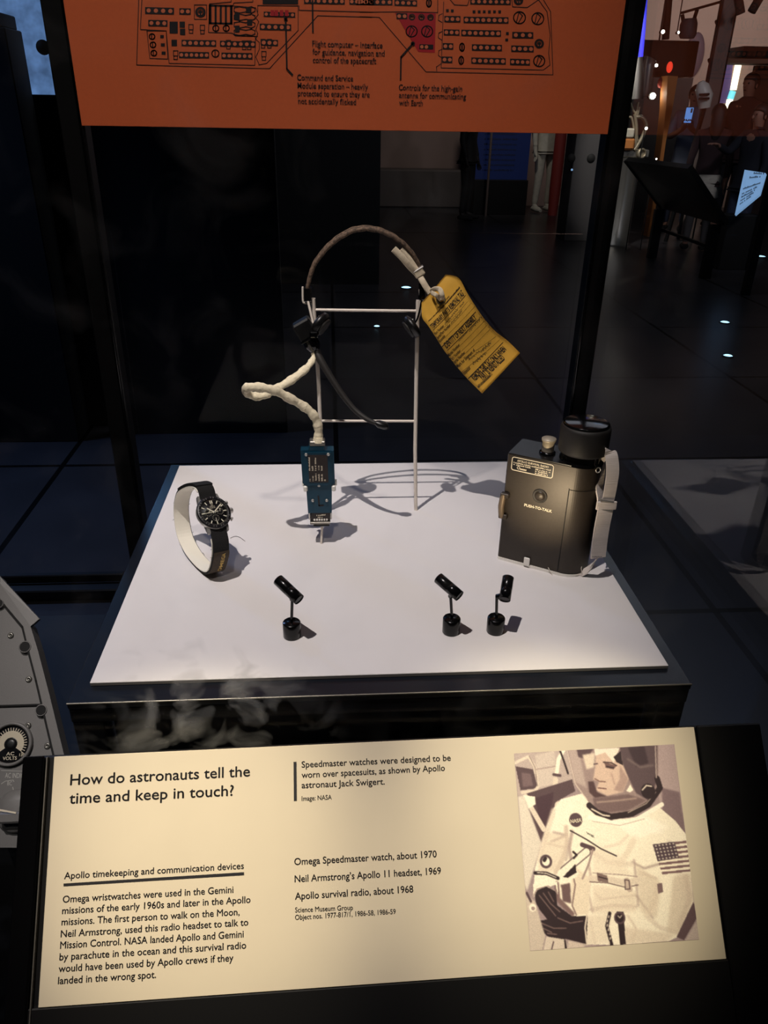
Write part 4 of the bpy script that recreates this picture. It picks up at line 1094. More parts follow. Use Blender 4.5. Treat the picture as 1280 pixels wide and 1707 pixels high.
def ttext(s, x0, y0, x1, y1, cap, bold=0.01, m_=None, marks=False):
    a = tag_st(*T5(x0, y0)); b = tag_st(*T5(x1, y1))
    fn = lambda x, y, z: tagpt(a[0] + (b[0] - a[0]) * x - y, a[1] + (b[1] - a[1]) * x, .0005)
    if marks:
        L = math.hypot((b[0] - a[0]), (b[1] - a[1]) * .55) + 1e-6
        put_marks(m_ or ink, (0, 0, 0), (1, 0, 0), (0, 1, 0), cap, fn=lambda x, y, z: fn(x, y, z), seed=int(x0 + y0))
    else:
        put_text(m_ or ink, s, (0, 0, 0), (1, 0, 0), (0, 1, 0), cap, bold=bold, fn=fn)
ttext('TEMPORARY PARTS REMOVAL TAG', 205, 728, 562, 350, .050, .03)
tline(212, 745, 578, 352, .005)
ttext('Part Number', 240, 800, 340, 700, .028); ttext('Serial/Part Number', 262, 850, 415, 690, .028); ttext('Assembly', 285, 890, 355, 815, .028)
tline(345, 705, 600, 420, .002); tline(415, 690, 640, 440, .002); tline(355, 815, 680, 480, .002)
tline(310, 935, 692, 535, .007)
ttext('IDENTITY OF NEXT ASSEMBLY', 365, 950, 705, 615, .050, .03)
tline(372, 970, 715, 632, .005)
ttext('Model Number', 390, 1045, 520, 915, .028); ttext('Part Number', 425, 1090, 530, 980, .028); ttext('Serial Number', 455, 1128, 580, 1000, .028); ttext('Mark for Shipment of', 495, 1170, 690, 975, .028); ttext('Inspector', 565, 1245, 640, 1170, .028)
tline(520, 915, 790, 640, .002); tline(530, 980, 815, 690, .002); tline(580, 1000, 850, 735, .002); tline(690, 975, 920, 810, .002); tline(530, 1215, 960, 850, .002)
tline(605, 1290, 1000, 880, .006)
ttext('REMOVE THIS TAG ONLY WHEN', 685, 1315, 1040, 965, .046, .03)
ttext('PART IS REINSTALLED', 775, 1305, 1025, 1065, .046, .03)
for m0 in ((165, 645, 520, 268, .016), (265, 500, 400, 365, .014), (725, 1395, 885, 1240, .020)):
    ttext('', *m0, marks=True)
def scrib(x0, y0, x1, y1, amp, n, seed):
    r = random.Random(seed); a = tag_st(*T5(x0, y0)); b = tag_st(*T5(x1, y1)); pts_ = []
    for k in range(n + 1):
        t = k / n; pts_.append((a[0] + (b[0] - a[0]) * t + amp * math.sin(k * 2.4) * r.uniform(.4, 1) - amp, a[1] + (b[1] - a[1]) * t + r.uniform(-.012, .012)))
    p3 = [tagpt(*p, .0005) for p in pts_]
    n_ = (tagpt(.5, .5, .01) - tagpt(.5, .5, 0)).normalized()
    pen.strip(p3, 0.0004, n_)
scrib(350, 690, 500, 510, 0.0121, 26, 1); scrib(515, 500, 570, 430, 0.0099, 10, 2); scrib(420, 680, 545, 530, 0.0110, 20, 3); scrib(630, 770, 770, 600, 0.0154, 26, 4); scrib(500, 880, 600, 770, 0.0066, 16, 8)
scrib(620, 1090, 745, 990, 0.0110, 20, 5); scrib(760, 1000, 880, 890, 0.0165, 26, 6); scrib(680, 1140, 830, 1010, 0.0176, 22, 7)
obj('lettering', ink, M['tag_ink'], tg); obj('handwriting', pen, M['pencil'], tg)
hs_, ht_ = tag_st(*T5(300, 400))
hc = tagpt(hs_, ht_, .0006); hn = (tagpt(hs_, ht_, .01) - hc).normalized()
obj('eyelet', MB().lathe([(0.0022, 0), (0.0022, .0004), (0.0045, .0004), (0.0048, 0)], axis_frame(hc, hn), 20, caps=False), M['pencil'], tg)
tape([hc + hn * .001, on(737, 494, 1, .262), on(733, 483, 1, .264), on(724, 482, 1, .270), on(717, 487, 1, .276)], 0.0026, 0.3, m_=M['ribbon'], name='tie_tape', par=tg)
tape([on(701, 463, 1, .280), on(705, 470, 1, .277), on(711, 480, 1, .276), on(717, 488, 1, .275)], 0.0032, 0.4, m_=M['ribbon'], name='tie_tape', par=tg)
tape([hc + hn * .001, on(727, 492, 1, .266), on(719, 488, 1, .272)], 0.0022, 0.35, m_=M['ribbon'], name='tie_tape', par=tg)

# ------------------------------------------------------------------ survival radio
ru = Vector((0.850, -0.527, 0)); rv = Vector((0.527, 0.850, 0))     # along the front, into the depth
ro = Vector((0.1270, 0.1772, 0.0030))
RF = frame(ro, ru, rv)             # local x along front, y back, z up
RWd, RD, RHt, RR = 0.0655, 0.042, 0.1145, 0.021
radio = thing('survival_radio', 'dark grey handheld survival radio with a white webbing wrist strap', 'radio', ro + ru * .04 + rv * .02 - Vector((0, 0, .003)))
pl_ = [(0.0012, 0.0), (RWd, 0.0)] + [(RWd + RR * math.sin(a), RR - RR * math.cos(a)) for a in [math.radians(q) for q in range(5, 180, 5)]] + [(RWd, RD), (0.0012, RD), (0, RD - .0012), (0, 0.0012)]
obj('body', MB().prism(pl_, 0, RHt, RF), M['radio'], radio)
pin = [(x * .985 + .0006, y * .97 + .0006) for x, y in pl_]
obj('top_plate', MB().prism(pin, RHt, RHt + 0.0014, RF), M['radio_top'], radio)
# battery cover on the round end
bt = [(RWd - .0015, -0.0009), (RWd, -0.0009)] + [(RWd + (RR + .0009) * math.sin(a), RR - (RR + .0009) * math.cos(a)) for a in [math.radians(q) for q in range(5, 121, 5)]]
bti = [(x, y + .002) if i < 2 else (RWd + (RR - .001) * math.sin(math.radians(5 * (i - 1))), RR - (RR - .001) * math.cos(math.radians(5 * (i - 1)))) for i, (x, y) in enumerate(bt)]
obj('battery_cover', MB().prism(bt + bti[::-1], 0.002, RHt * .80, RF), M['radio'], radio)
obj('cover_seam', MB().box((RWd - .0022, -0.00005, RHt * .41), (0.0008, 0.0006, RHt * .80), 0, RF), M['console_hole'], radio)
CP = RF @ T((RWd + .0005, RR, 0))
obj('collar', MB().lathe([(0.0208, RHt), (0.0208, RHt + .003), (0.0196, RHt + .0035), (0.0196, RHt + .010)], CP, 40), M['black_gloss'], radio)
obj('antenna_cap', MB().lathe([(0.0200, RHt + .0095), (0.0226, RHt + .0105), (0.0232, RHt + .013), (0.0232, RHt + .033), (0.0225, RHt + .0355), (0.0212, RHt + .0365), (0.0, RHt + .0372)], CP, 48), M['rubber'], radio)
obj('cap_disc', MB().lathe([(0.0212, RHt + .0360), (0.0212, RHt + .0382), (0.0195, RHt + .0390), (0, RHt + .0392)], CP, 48), M['black_gloss'], radio)
kc = RF.inverted() @ Vector(on(912, 757, 2, RHt + .0035))
KF = RF @ T((kc.x, kc.y, RHt + .0014))
kn = obj('knob', MB().lathe([(0.0058, 0.003), (0.0058, 0.012), (0.0064, 0.0125), (0.0070, 0.014), (0.0068, 0.0155), (0, 0.0158)], KF, 20), M['knob_metal'], radio)
obj('knob_base', MB().lathe([(0.0078, 0), (0.0078, 0.0018), (0.006, 0.003), (0, 0.003)], KF, 20), M['black_gloss'], radio)
# name plate
Z6b = lambda x, y: (810 + x / 5.333, 680 + y / 5.333)
def rp(x, y, l=0.0003):
    p = Vector(on_plane(*Z6b(x, y), ro, rv)); return p - rv * l
# corners of the plate outline in the photo give its rectangle on the front face
def rl(x, y):
    q = RF.inverted() @ Vector(on_plane(*Z6b(x, y), ro, rv)); return q.x, q.z
(ax, az), (bx_, bz_) = rl(232, 424), rl(592, 612)
FR = frame(ro, ru, (0, 0, 1))      # local x along the front, y up, z towards the viewer
w_, h_ = abs(bx_ - ax), rl(232, 424)[1] - rl(225, 545)[1]
PC = FR @ T((ax + w_ / 2 + .0003, az - h_ / 2 - .0004, 0))
npl = obj('label_plate', MB().prism(rrect(w_, h_, .0025), 0, 0.0004, PC), M['radio_top'], radio)
lt = MB().ring(rrect(w_, h_, .0025), rrect(w_ - .0016, h_ - .0016, .0018), 0.0004, 0.0006, PC)
def plt(s, u0, u1, v, cap, marks=False, seed=1):
    a = PC @ Vector((-w_ / 2 + w_ * u0, h_ / 2 - h_ * v, .0006)); b = PC @ Vector((-w_ / 2 + w_ * u1, h_ / 2 - h_ * v, .0006))
    if marks: put_marks(lt, a, b, (0, 0, 1), cap, seed=seed)
    else: put_text(lt, s, a, b, (0, 0, 1), cap, bold=.02)
plt('APOLLO SURVIVAL RADIO', .13, .88, .30, .0021)
plt('', .05, .95, .46, .0014, True, 3); plt('', .05, .48, .60, .0014, True, 4); plt('', .58, .95, .62, .0014, True, 5); plt('', .58, .88, .75, .0014, True, 6); plt('', .58, .90, .90, .0016, True, 7)
plt('', .22, .38, .86, .0024, True, 9)
q = PC @ Vector((-w_ / 2 + w_ * .18, h_ / 2 - h_ * .74, .0006)); lt.lathe([(0.0016, 0), (0.0016, .0001), (0.001, .0001), (.001, 0)], axis_frame(q, -rv), 12, caps=False)
obj('plate_lettering', lt, M['mark_light'], npl)
lt = MB()
a = rl(340, 872); b = rl(587, 925)
put_text(lt, 'PUSH-TO-TALK', FR @ Vector((a[0], (a[1]), .0003)), FR @ Vector((b[0], a[1], .0003)), (0, 0, 1), .0029, bold=.02)
obj('front_lettering', lt, M['mark_light'], radio)
bb = rl(480, 782)
BF = FR @ T((bb[0], bb[1], 0))
bu = obj('talk_button', MB().lathe([(0.0072, -.0005), (0.0072, 0.0008), (0.0064, 0.0012), (0.0058, 0.0006), (0.0052, 0.0006)], BF, 32), M['rubber'], radio)
obj('button_dome', MB().lathe([(0.0052, 0.0004), (0.0048, 0.0014), (0.003, 0.0022), (0, 0.0025)], BF, 24), M['radio'], bu)
# guarded switch on the left edge
s0 = rl(185, 770); s1 = rl(165, 960)
for (zz) in (s0[1], s1[1] + .001):
    obj('switch_guard', MB().box((0.0025, -0.0022, zz), (0.0085, 0.0055, 0.0052), 0.0006, RF), M['radio'], radio)
zm = (s0[1] + s1[1]) / 2
obj('switch_bar', MB().tube([RF @ Vector((0.0002, -0.0015, s1[1])), RF @ Vector((0.0, -0.0045, zm)), RF @ Vector((0.0002, -0.0015, s0[1]))], 0.0042, 12, flat=.7), M['brass_grey'], radio)
# wrist strap: front strand, folded back at the top ring
def flatband(pts, w, th, dirs, name, par, m_):
    P = smooth_path(pts, 6); n = len(P); D_ = smooth_path(dirs, 6); vs = []
    for i, p in enumerate(P):
        t = P[min(i + 1, n - 1)] - P[max(i - 1, 0)]; t.normalize(); d = D_[i]; d = (d - t * d.dot(t)).normalized(); nn = t.cross(d)
        for a_, b_ in ((-1, -1), (1, -1), (1, 1), (-1, 1)): vs.append(p + d * (w / 2 * a_) + nn * (th / 2 * b_))
    fs = []
    for i in range(n - 1):
        for k in range(4): fs.append((i * 4 + k, i * 4 + (k + 1) % 4, (i + 1) * 4 + (k + 1) % 4, (i + 1) * 4 + k))
    fs += [(3, 2, 1, 0), tuple((n - 1) * 4 + k for k in range(4))]
    return obj(name, MB().add(vs, fs), m_, par)
SX = lambda x, y, yy: on(*Z6b(x, y), 1, yy)
r0 = (1, .2, 0); 
flatband([SX(1012, 445, .148), SX(1045, 405, .146), SX(1095, 392, .142), SX(1118, 450, .138), SX(1126, 560, .135), SX(1112, 680, .134), SX(1090, 800, .134), SX(1070, 880, .134)], 0.0118, .0012,
         [(.5, -.6, .2), (.55, -.5, 0), (.7, -.3, -.2), (.95, 0, 0), (1, 0, 0), (1, .05, 0), (1, .1, 0.05), (1, .1, 0.1)], 'strap', radio, M['strap'])
flatband([SX(1015, 455, .150), SX(1020, 560, .149), SX(1008, 700, .146), SX(1014, 800, .142), SX(1022, 880, .138)], 0.0100, .0012, [(.9, .4, 0), (.9, .4, 0), (.8, .5, 0), (.6, .6, 0), (.7, .5, 0)], 'strap', radio, M['strap'])
flatband([SX(1065, 880, .132), SX(1050, 960, .131), SX(1030, 1060, .131), SX(1012, 1180, .131), SX(995, 1330, .132)], 0.0150, .0018, [(1, .1, .1), (1, .1, .1), (1, .1, 0.15), (1, .1, 0.1), (1, .1, 0.05)], 'strap', radio, M['strap'])
flatband([SX(990, 1330, .133), SX(950, 1390, .136), SX(900, 1440, .139), SX(840, 1475, .142)], 0.0065, .0010, [(.6, .3, .7), (.5, .3, .8), (.3, .5, .8), (.2, .5, .8)], 'strap', radio, M['strap'])
for (x, y) in ((1077, 828), (1064, 908)):
    c = Vector(SX(x, y, .1315)); sx = Vector(SX(x + 60, y + 10, .1315)) - Vector(SX(x - 55, y - 10, .1315))
    obj('strap_slide', MB().tube([c - sx / 2, c + sx / 2], 0.0011, 8), M['steel'], radio)
obj('strap_slide_keeper', MB().box(Vector(SX(1070, 868, .1318)), (.0195, .0022, .0085), .0006), M['strap'], radio)
obj('strap_ring', MB().tube([Vector(CP @ Vector((0.019, -0.010, RHt - .002))) + Vector((.0022 * math.cos(a), 0, .0026 * math.sin(a))) for a in [math.radians(q) for q in range(0, 360, 30)]], 0.0006, 8, closed=True), M['steel'], radio)
stt = MB()
for k in range(7):
    a = Vector(SX(948 + 13 * k, 1322 + (3 if k % 2 else 0), .1305)); stt.box(a, (.0012, .0006, .0005))
obj('strap_stitching', stt, M['console'], radio)
obj('strap_wire', MB().tube(smooth_path([rp(557, 1410, .002), rp(600, 1478, .003), rp(620, 1486, .003), SX(835, 1480, .139), SX(845, 1430, .140), SX(852, 1402, .142)], 3), 0.0004, 6), M['cream_paint'], radio)
# little white mount under the radio
mnt = thing('radio_mount', 'white base plate with a small front clip under the radio', 'stand', ro + ru * .04 + rv * .02 - Vector((0, 0, .003)))
obj('base_plate', MB().prism([(x * 1.0, y - .0008) for x, y in pl_], -0.0029, -0.0001, RF), M['white_plastic'], mnt)
cx_ = rl(362, 1400)[0]
obj('clip', MB().box((cx_, -0.0018, 0.0035), (0.0062, 0.0016, 0.0095), 0.0006, RF), M['white_plastic'], mnt)

# ------------------------------------------------------------------ three mini spotlights on the board
def spotlight(px, py, h0, h1, joint, stem_top, label, first=None):
    b = Vector(on(px, py, 2, 0.0)); y = b.y
    t = thing('mini_spotlight', label, 'spotlight', b, 'small spotlights on the board')
    obj('base', MB().lathe([(0.0075, 0), (0.0078, .0006), (0.0078, .0142), (0.0072, .0150), (0, .0150)], T(b), 32), M['spot_black'], t)
    j = Vector(on(*joint, 1, y))
    obj('stem', MB().tube([b + Vector((0, 0, .0148)), j], 0.0013, 12), M['spot_black'], t)
    p0, p1 = Vector(h0), Vector(h1)
    d = (p1 - p0)
    ax = d.normalized()
    f = axis_frame(p0, ax); L = d.length
    hd_ = obj('head', MB().lathe([(0.0040, 0.0012), (0.0047, 0.0004), (0.0050, 0.0), (0.0050, L * .45), (0.00488, L * .455), (0.00488, L * .465), (0.0050, L * .47), (0.0050, L - .0004), (0.0046, L), (0.0043, L - .0012)], f, 32), M['spot_black'], t)
    obj('lens', MB().lathe([(0.0043, L - .0012), (0.003, L - .0009), (0, L - .0007)], f, 24), M['lamp_lens'], hd_)
    obj('rear_cap', MB().lathe([(0.0042, 0.0010), (0.002, 0.0007), (0, 0.0006)], f, 24), M['infill'], hd_)
    obj('knuckle', MB().tube([j, p0.lerp(p1, .22)], 0.0024, 16), M['spot_black'], t)
    return t, p1, ax
a1 = on(494, 1001, 1, .049)
def P3(px, py, y): return Vector(on(px, py, 1, y))
t1, e1, d1 = spotlight(487, 1060, P3(499, 1000, .045), P3(463, 966, .062), (487, 999), None, 'small black spotlight on the white board in front of the watch')
t2, e2, d2 = spotlight(751.5, 1053, P3(766, 994, .045), P3(730, 963, .062), (751, 994), None, 'small black spotlight tilted to the left, second of the pair before the radio')
t3, e3, d3 = spotlight(825, 1052, P3(841, 1000, .046), P3(847, 962, .064), (828, 995), None, 'small black spotlight pointing up at the radio, standing rightmost on the board')
light('mini_lamp_beam', 'SPOT', e3 + d3 * .0015, 0.75, (1, .78, .5), Vector(rp(520, 800, 0)), .003, 66, 1.0)

# ------------------------------------------------------------------ grey spacecraft console at the left
KN = Vector((0, -0.7071, 0.7071)); KO = Vector(on(105, 1260, 1, 0.16))
con = thing('instrument_console', 'grey spacecraft instrument console with round gauge, cut off by the label rail', 'console', (-0.45, 0.2, FL))
def kp(x, y, l=0.0): return Vector(on_plane(x, y, KO, KN)) + KN * l
KX = Vector((1, 0, 0)); KUp = Vector((0, 0.7071, 0.7071))
KFm = frame(KO, KX, KUp)
def kl(x, y):
    q = KFm.inverted() @ kp(x, y); return (q.x, q.y)
Q3 = lambda x, y: (x / 3.159, 920 + y / 3.159)     # the close view of the console
out_ = [Q3(-260, -110), Q3(0, 200), Q3(135, 380), Q3(205, 560), Q3(262, 800), Q3(330, 1095), Q3(330, 1560), Q3(-260, 1560)]
# face plate below the flange, outlined on its own plane
obj('face_plate', MB().prism([kl(*Q3(*p)) for p in ((-260, 30), (0, 260), (118, 390), (140, 490), (185, 670), (222, 830), (285, 1095), (285, 1560), (-260, 1560))][::-1], -0.012, -0.004, KFm), M['console'], con)
fl_ = [kl(*Q3(*p)) for p in ((-260, -90), (0, 140), (0, 165), (160, 390), (200, 520), (262, 760), (340, 1080), (340, 1560))]
fi_ = [kl(*Q3(*p)) for p in ((-260, 20), (0, 250), (30, 290), (118, 395), (142, 495), (190, 680), (285, 1085), (285, 1560))]
mbx = MB()
vs = [KFm @ Vector((*p, z)) for z in (-0.02, 0.0) for pl__ in (fl_, fi_) for p in pl__]
n = len(fl_); fs = []
for i in range(n - 1):
    fs += [(2 * n + i, 2 * n + i + 1, 3 * n + i + 1, 3 * n + i), (i, i + 1, 2 * n + i + 1, 2 * n + i), (n + i, 3 * n + i, 3 * n + i + 1, n + i + 1), (i, n + i, n + i + 1, i + 1)]
obj('rim_flange', mbx.add(vs, fs), M['console'], con)
# folded top lip
obj('top_lip', MB().add([kp(*Q3(-260, -300), -.001), kp(*Q3(-10, 120), -.001), kp(*Q3(205, 352), -.001), kp(*Q3(160, 392), 0.0), kp(*Q3(0, 168), 0.0), kp(*Q3(-260, -90), 0.0),
                         kp(*Q3(-260, -300), -.006), kp(*Q3(-10, 120), -.006), kp(*Q3(205, 352), -.006), kp(*Q3(160, 392), -.006), kp(*Q3(0, 168), -.006), kp(*Q3(-260, -90), -.006)],
                        [(5, 4, 1, 0), (4, 3, 2, 1), (6, 7, 10, 11), (7, 8, 9, 10), (0, 1, 7, 6), (1, 2, 8, 7), (2, 3, 9, 8), (3, 4, 10, 9), (4, 5, 11, 10)]), M['console'], con)
for x, y, r in ((132, 500, 27), (217, 834, 26), (-6, 272, 22)):
    c = kp(*Q3(x, y)); f = axis_frame(c, KN); R_ = (kp(*Q3(x + r, y)) - kp(*Q3(x - r, y))).length / 2
    hh = obj('lightening_hole', MB().lathe([(R_ * 1.22, -0.004), (R_ * 1.2, 0.0008), (R_ * 1.05, 0.0014), (R_, 0.0008)], f, 28, caps=False), M['console'], con)
    obj('hole_well', MB().lathe([(R_ * 1.01, 0.0009), (0, 0.0008)], f, 28), M['console_hole'], hh)
gr_ = [KFm @ Vector((*p, 0.0006)) for p in fi_[1:]]
obj('groove', MB().strip(gr_, .0022, KN), M['console_hole'], con)
for x, y in ((50, 438), (145, 670), (141, 915), (244, 1022)):
    c = kp(*Q3(x, y), -.004); f = axis_frame(c, KN); R_ = 0.0036
    sc_ = obj('screw', MB().lathe([(R_, 0), (R_ * 1.02, .0006), (R_ * .8, .0018), (R_ * .4, .0020), (R_ * .36, .0013), (0, .0013)], f, 18), M['console_screw'], con)
obj('slot', MB().box(KFm @ Vector((*kl(*Q3(40, 812)), -.0038)), (0.07, .0025, .0025)), M['console_hole'], con)
gc = kp(*Q3(52, 1012), -.004); gf = frame(gc, KX, KUp); GR = (kp(*Q3(168, 1012)) - kp(*Q3(52, 1012))).length
ga = obj('gauge', MB().lathe([(GR, 0), (GR, .004), (GR * .94, .0055), (GR * .86, .0045), (GR * .84, .001)], gf, 48, caps=False), M['console'], con)
obj('gauge_face', MB().lathe([(GR * .86, .0004), (GR * .86, .0012), (0, .0012)], gf, 40), M['dial'], ga)
aw = []; 
for q in range(-35, 216, 10): aw.append((GR * .60 * math.cos(math.radians(q)), GR * .60 * math.sin(math.radians(q))))
for q in range(215, -36, -10): aw.append((GR * .30 * math.cos(math.radians(q)), GR * .30 * math.sin(math.radians(q))))
nn_ = len(aw) // 2; vs = [gf @ Vector((x, y, .0015)) for x, y in aw]
ar = MB().add(vs, [(i, i + 1, 2 * nn_ - 2 - i, 2 * nn_ - 1 - i) for i in range(nn_ - 1)])
for k in range(26):
    a = math.radians(-35 + 10 * k); ar.strip([gf @ Vector((GR * .62 * math.cos(a), GR * .62 * math.sin(a), .0015)), gf @ Vector((GR * .72 * math.cos(a), GR * .72 * math.sin(a), .0015))], .0009, KN)
put_text(ar, 'AC', gf @ Vector((-GR * .16, -GR * .50, .0015)), gf @ Vector((GR * .20, -GR * .50, .0015)), KUp, GR * .15, bold=.02)
put_text(ar, 'VOLTS', gf @ Vector((-GR * .30, -GR * .70, .0015)), gf @ Vector((GR * .34, -GR * .70, .0015)), KUp, GR * .15, bold=.02)
put_text(ar, '130', gf @ Vector((GR * .44, -GR * .56, .0015)), gf @ Vector((GR * .68, -GR * .56, .0015)), KUp, GR * .13, bold=.02)
obj('gauge_scale', ar, M['label'], ga)
obj('gauge_hub', MB().lathe([(GR * .27, .0014), (GR * .26, .0024), (GR * .12, .003), (0, .003)], gf, 24), M['black_satin'], ga)
lt = MB()
a = kp(*Q3(18, 1190), -.0037); b = kp(*Q3(165, 1192), -.0037)
put_text(lt, 'AC INDICATORS', a, a + (b - a) * 1.16, KUp, .0052, bold=.015)
put_text(lt, 'BC', kp(*Q3(30, 1230), -.0037), kp(*Q3(56, 1230), -.0037), KUp, .0042, bold=.015); put_text(lt, 'BUS', kp(*Q3(118, 1228), -.0037), kp(*Q3(160, 1228), -.0037), KUp, .0042, bold=.015)
lt.strip([kp(*Q3(0, 1222), -.0037), kp(*Q3(20, 1208), -.0037), kp(*Q3(62, 1202), -.0037), kp(*Q3(66, 1210), -.0037)], .0008, KN)
lt.strip([kp(*Q3(60, 1240), -.0037), kp(*Q3(64, 1258), -.0037)], .0009, KN); lt.strip([kp(*Q3(120, 1236), -.0037), kp(*Q3(120, 1260), -.0037)], .0009, KN)
lt.strip([kp(*Q3(0, 1152), -.0037), kp(*Q3(140, 1156), -.0037)], .0006, KN)
obj('console_lettering', lt, M['console_mark'], con)
kc = kp(*Q3(85, 1365), -.004); kf = frame(kc, KX, KUp); KR = GR * .95
ko = obj('selector_knob', MB().lathe([(KR, 0), (KR, .002), (KR * .9, .007), (KR * .5, .010), (0, .0105)], kf, 40), M['console'], con)
obj('knob_bar', MB().box((0, -KR * .25, .014), (KR * 1.1, KR * .5, .013), .002, kf), M['console'], ko)
obj('knob_pointer', MB().box((-KR * .1, KR * .02, .0212), (KR * .8, KR * .08, .0008), 0, kf @ Matrix.Rotation(math.radians(-12), 4, 'Z')), M['mark_light'], ko)
ks = kp(*Q3(30, 1560)); 
obj('pedestal', MB().box((-0.52, 0.45, (FL - 0.42) / 2), (0.34, 0.5, -0.42 - FL), .004), M['black_matte'], con)

# ------------------------------------------------------------------ gallery behind
def up(p): return Vector(p)
def slab(pts, th):           # a flat polygon given by its corners, with thickness behind it
    P = [Vector(p) for p in pts]; n = (P[1] - P[0]).cross(P[2] - P[0]).normalized()
    if n.dot(Vector(CAM) - P[0]) < 0: n = -n
    k = len(P); vs = P + [p - n * th for p in P]
    return MB().add(vs, [tuple(range(k)), tuple(range(2 * k - 1, k - 1, -1))] + [(i, (i + 1) % k, k + (i + 1) % k, k + i) for i in range(k)])

M['moon'] = mat('lit_moon_picture', (86, 118, 165), 0.6, noise=0.4, nscale=16, emit=0.8, emit_rgb=(86, 118, 165))
M['bluepanel'] = mat('lit_blue_panel', (16, 26, 62), 0.5, emit=0.35, emit_rgb=(16, 26, 62))
M['blue_tube'] = mat('blue_tube', (62, 62, 220), 0.4, emit=1.0)
M['strip'] = mat('white_tube', (255, 246, 214), 0.4, emit=2.2)
M['cyan'] = mat('cyan_tube', (110, 215, 225), 0.4, emit=1.2)
M['screen'] = mat('pale_screen', (120, 158, 200), 0.4, emit=0.85)
M['phone'] = mat('phone_glow', (92, 140, 214), 0.3, emit=0.9)
M['star'] = mat('lamp_glow', (255, 248, 230), 0.4, emit=30)
M['red_glow'] = mat('red_light', (230, 60, 40), 0.4, emit=1.2)
M['floor_gleam'] = mat('cool_glint', (170, 225, 255), 0.4, emit=2.2)  # glow for lamp reflections on the floor, no lamp of its own
M['skin'] = mat('skin', (150, 108, 92), 0.6)
M['hair'] = mat('dark_hair', (22, 15, 14), 0.6)
M['shirt_grey'] = mat('slate_shirt', (112, 120, 142), 0.85)
M['jeans'] = mat('jeans', (44, 50, 70), 0.9, noise=0.2, nscale=60)
M['maroon'] = mat('dark_maroon_cloth', (48, 28, 32), 0.9)
M['navy'] = mat('navy_cloth', (18, 20, 32), 0.9)
M['grey_cloth'] = mat('grey_cloth', (70, 66, 66), 0.9)
M['pale_cloth'] = mat('pale_cloth', (190, 182, 170), 0.9, noise=.15, nscale=40)
M['suit'] = mat('white_suit_cloth', (196, 190, 172), 0.85, noise=.1, nscale=20, bump=.3)
M['orange_case'] = mat('amber_case', (190, 120, 60), 0.6)
M['silver'] = mat('brushed_silver', (190, 186, 178), 0.34, 0.88)
M['pipe'] = mat('pale_pipe', (176, 164, 140), 0.4, 0.6)
M['trim_grey'] = mat('post_grey', (128, 112, 106), 0.5, 0.2)
M['wood'] = mat('pale_fascia', (150, 130, 112), 0.6)
M['red_paint'] = mat('red_paint', (150, 52, 44), 0.6)
M['umber'] = mat('brown_lining', (70, 54, 50), 0.8)

# lit moon picture at the top left, with black cabinets in front of it
YM = 3.2
moon = slab([on(-60, -60, 1, YM), on(62, -60, 1, YM), on(93, 158, 1, YM), on(40, 158, 1, YM), on(-60, 158, 1, YM)], .04)
mo = obj('moon_picture', moon, M['moon']); tag(mo, 'glowing blue moon surface picture at the top left corner', 'picture')
c0 = on(36, 52, 1, YM - .08); c1 = on(25, 27, 1, YM - .08)
cb = thing('black_cabinet', 'black stepped cabinet standing before the blue moon picture', 'cabinet', (c0[0] - .5, YM - .15, FL))
obj('body', MB().box((c0[0] - .25, YM - .17, (FL + c0[2]) / 2), (0.5, .18, c0[2] - FL), .004), M['black_matte'], cb)
obj('upper_box', MB().box((c1[0] - .25, YM - .17, (c0[2] + c1[2]) / 2), (.5, .18, c1[2] - c0[2] - .002), .004), M['black_matte'], cb)
b0 = on(72, 79, 1, YM - .2)
bl = thing('round_finial', 'small round black finial against the blue moon picture', 'finial', b0)
obj('ball', MB().sphere(b0, .026, 16, 10), M['black_matte'], bl)
obj('rod', MB().tube([b0, Vector(b0) + Vector((.13, 0, 0))], .006, 8), M['black_matte'], bl)
pc = on(93, 158, 1, 3.0)
tag(obj('partition_panel', MB().box((pc[0] + .42, 3.05, (FL + 2.6) / 2), (.84, .04, 2.6 - FL), .003), M['black_matte']), 'tall black partition panel right of the moon picture', 'partition')
lo = on(93, 158, 1, 3.12)
tag(obj('dark_backing', MB().box((pc[0] - .9, 3.16, (FL + lo[2]) / 2), (1.78, .03, lo[2] - FL), .003), M['black_matte']), 'black base wall under the blue moon picture', 'panel')
mb = MB().box((-0.93, 1.63, FL + .02), (.42, .05, .04), .004).box((-0.93, 1.66, FL + .055), (.42, .02, .03), .003)
tag(obj('floor_kerb', mb, M['black_satin']), 'low black kerb bar on the floor left of the case', 'kerb')

# items seen below the orange panel
b = [on(795, 215, 1, 12), on(886, 217, 1, 12), on(886, 300, 1, 12), on(795, 298, 1, 12)]
bp_ = thing('blue_display', 'dark blue lit display panel on a black stand, far behind', 'display', ((b[0][0] + b[1][0]) / 2, 12, FL))
obj('screen', MB().box(((b[0][0] + b[1][0]) / 2, 12.03, (b[0][2] + b[2][2]) / 2 + .35), (b[1][0] - b[0][0], .06, b[0][2] - b[2][2] + .7), .004), M['bluepanel'], bp_)
mk = MB()
for k in range(9):
    put_marks(mk, (b[0][0] + .12, 11.995, b[2][2] + .12 + .07 * k), (b[1][0] - .2, 11.995, b[2][2] + .12 + .07 * k), (0, 0, 1), .025, seed=k)
obj('screen_text', mk, M['jeans'], bp_)
obj('stand', MB().box(((b[0][0] + b[1][0]) / 2, 12.05, (FL + b[2][2]) / 2), (b[1][0] - b[0][0], .3, b[2][2] - FL), .006), M['black_matte'], bp_)
pz = on(812, 322, 1, 11.7)
tag(obj('slim_post', MB().tube([(pz[0], 11.7, FL), (pz[0], 11.7, 1.2)], .018, 12), M['trim_grey']), 'slim grey post before the blue display', 'post')
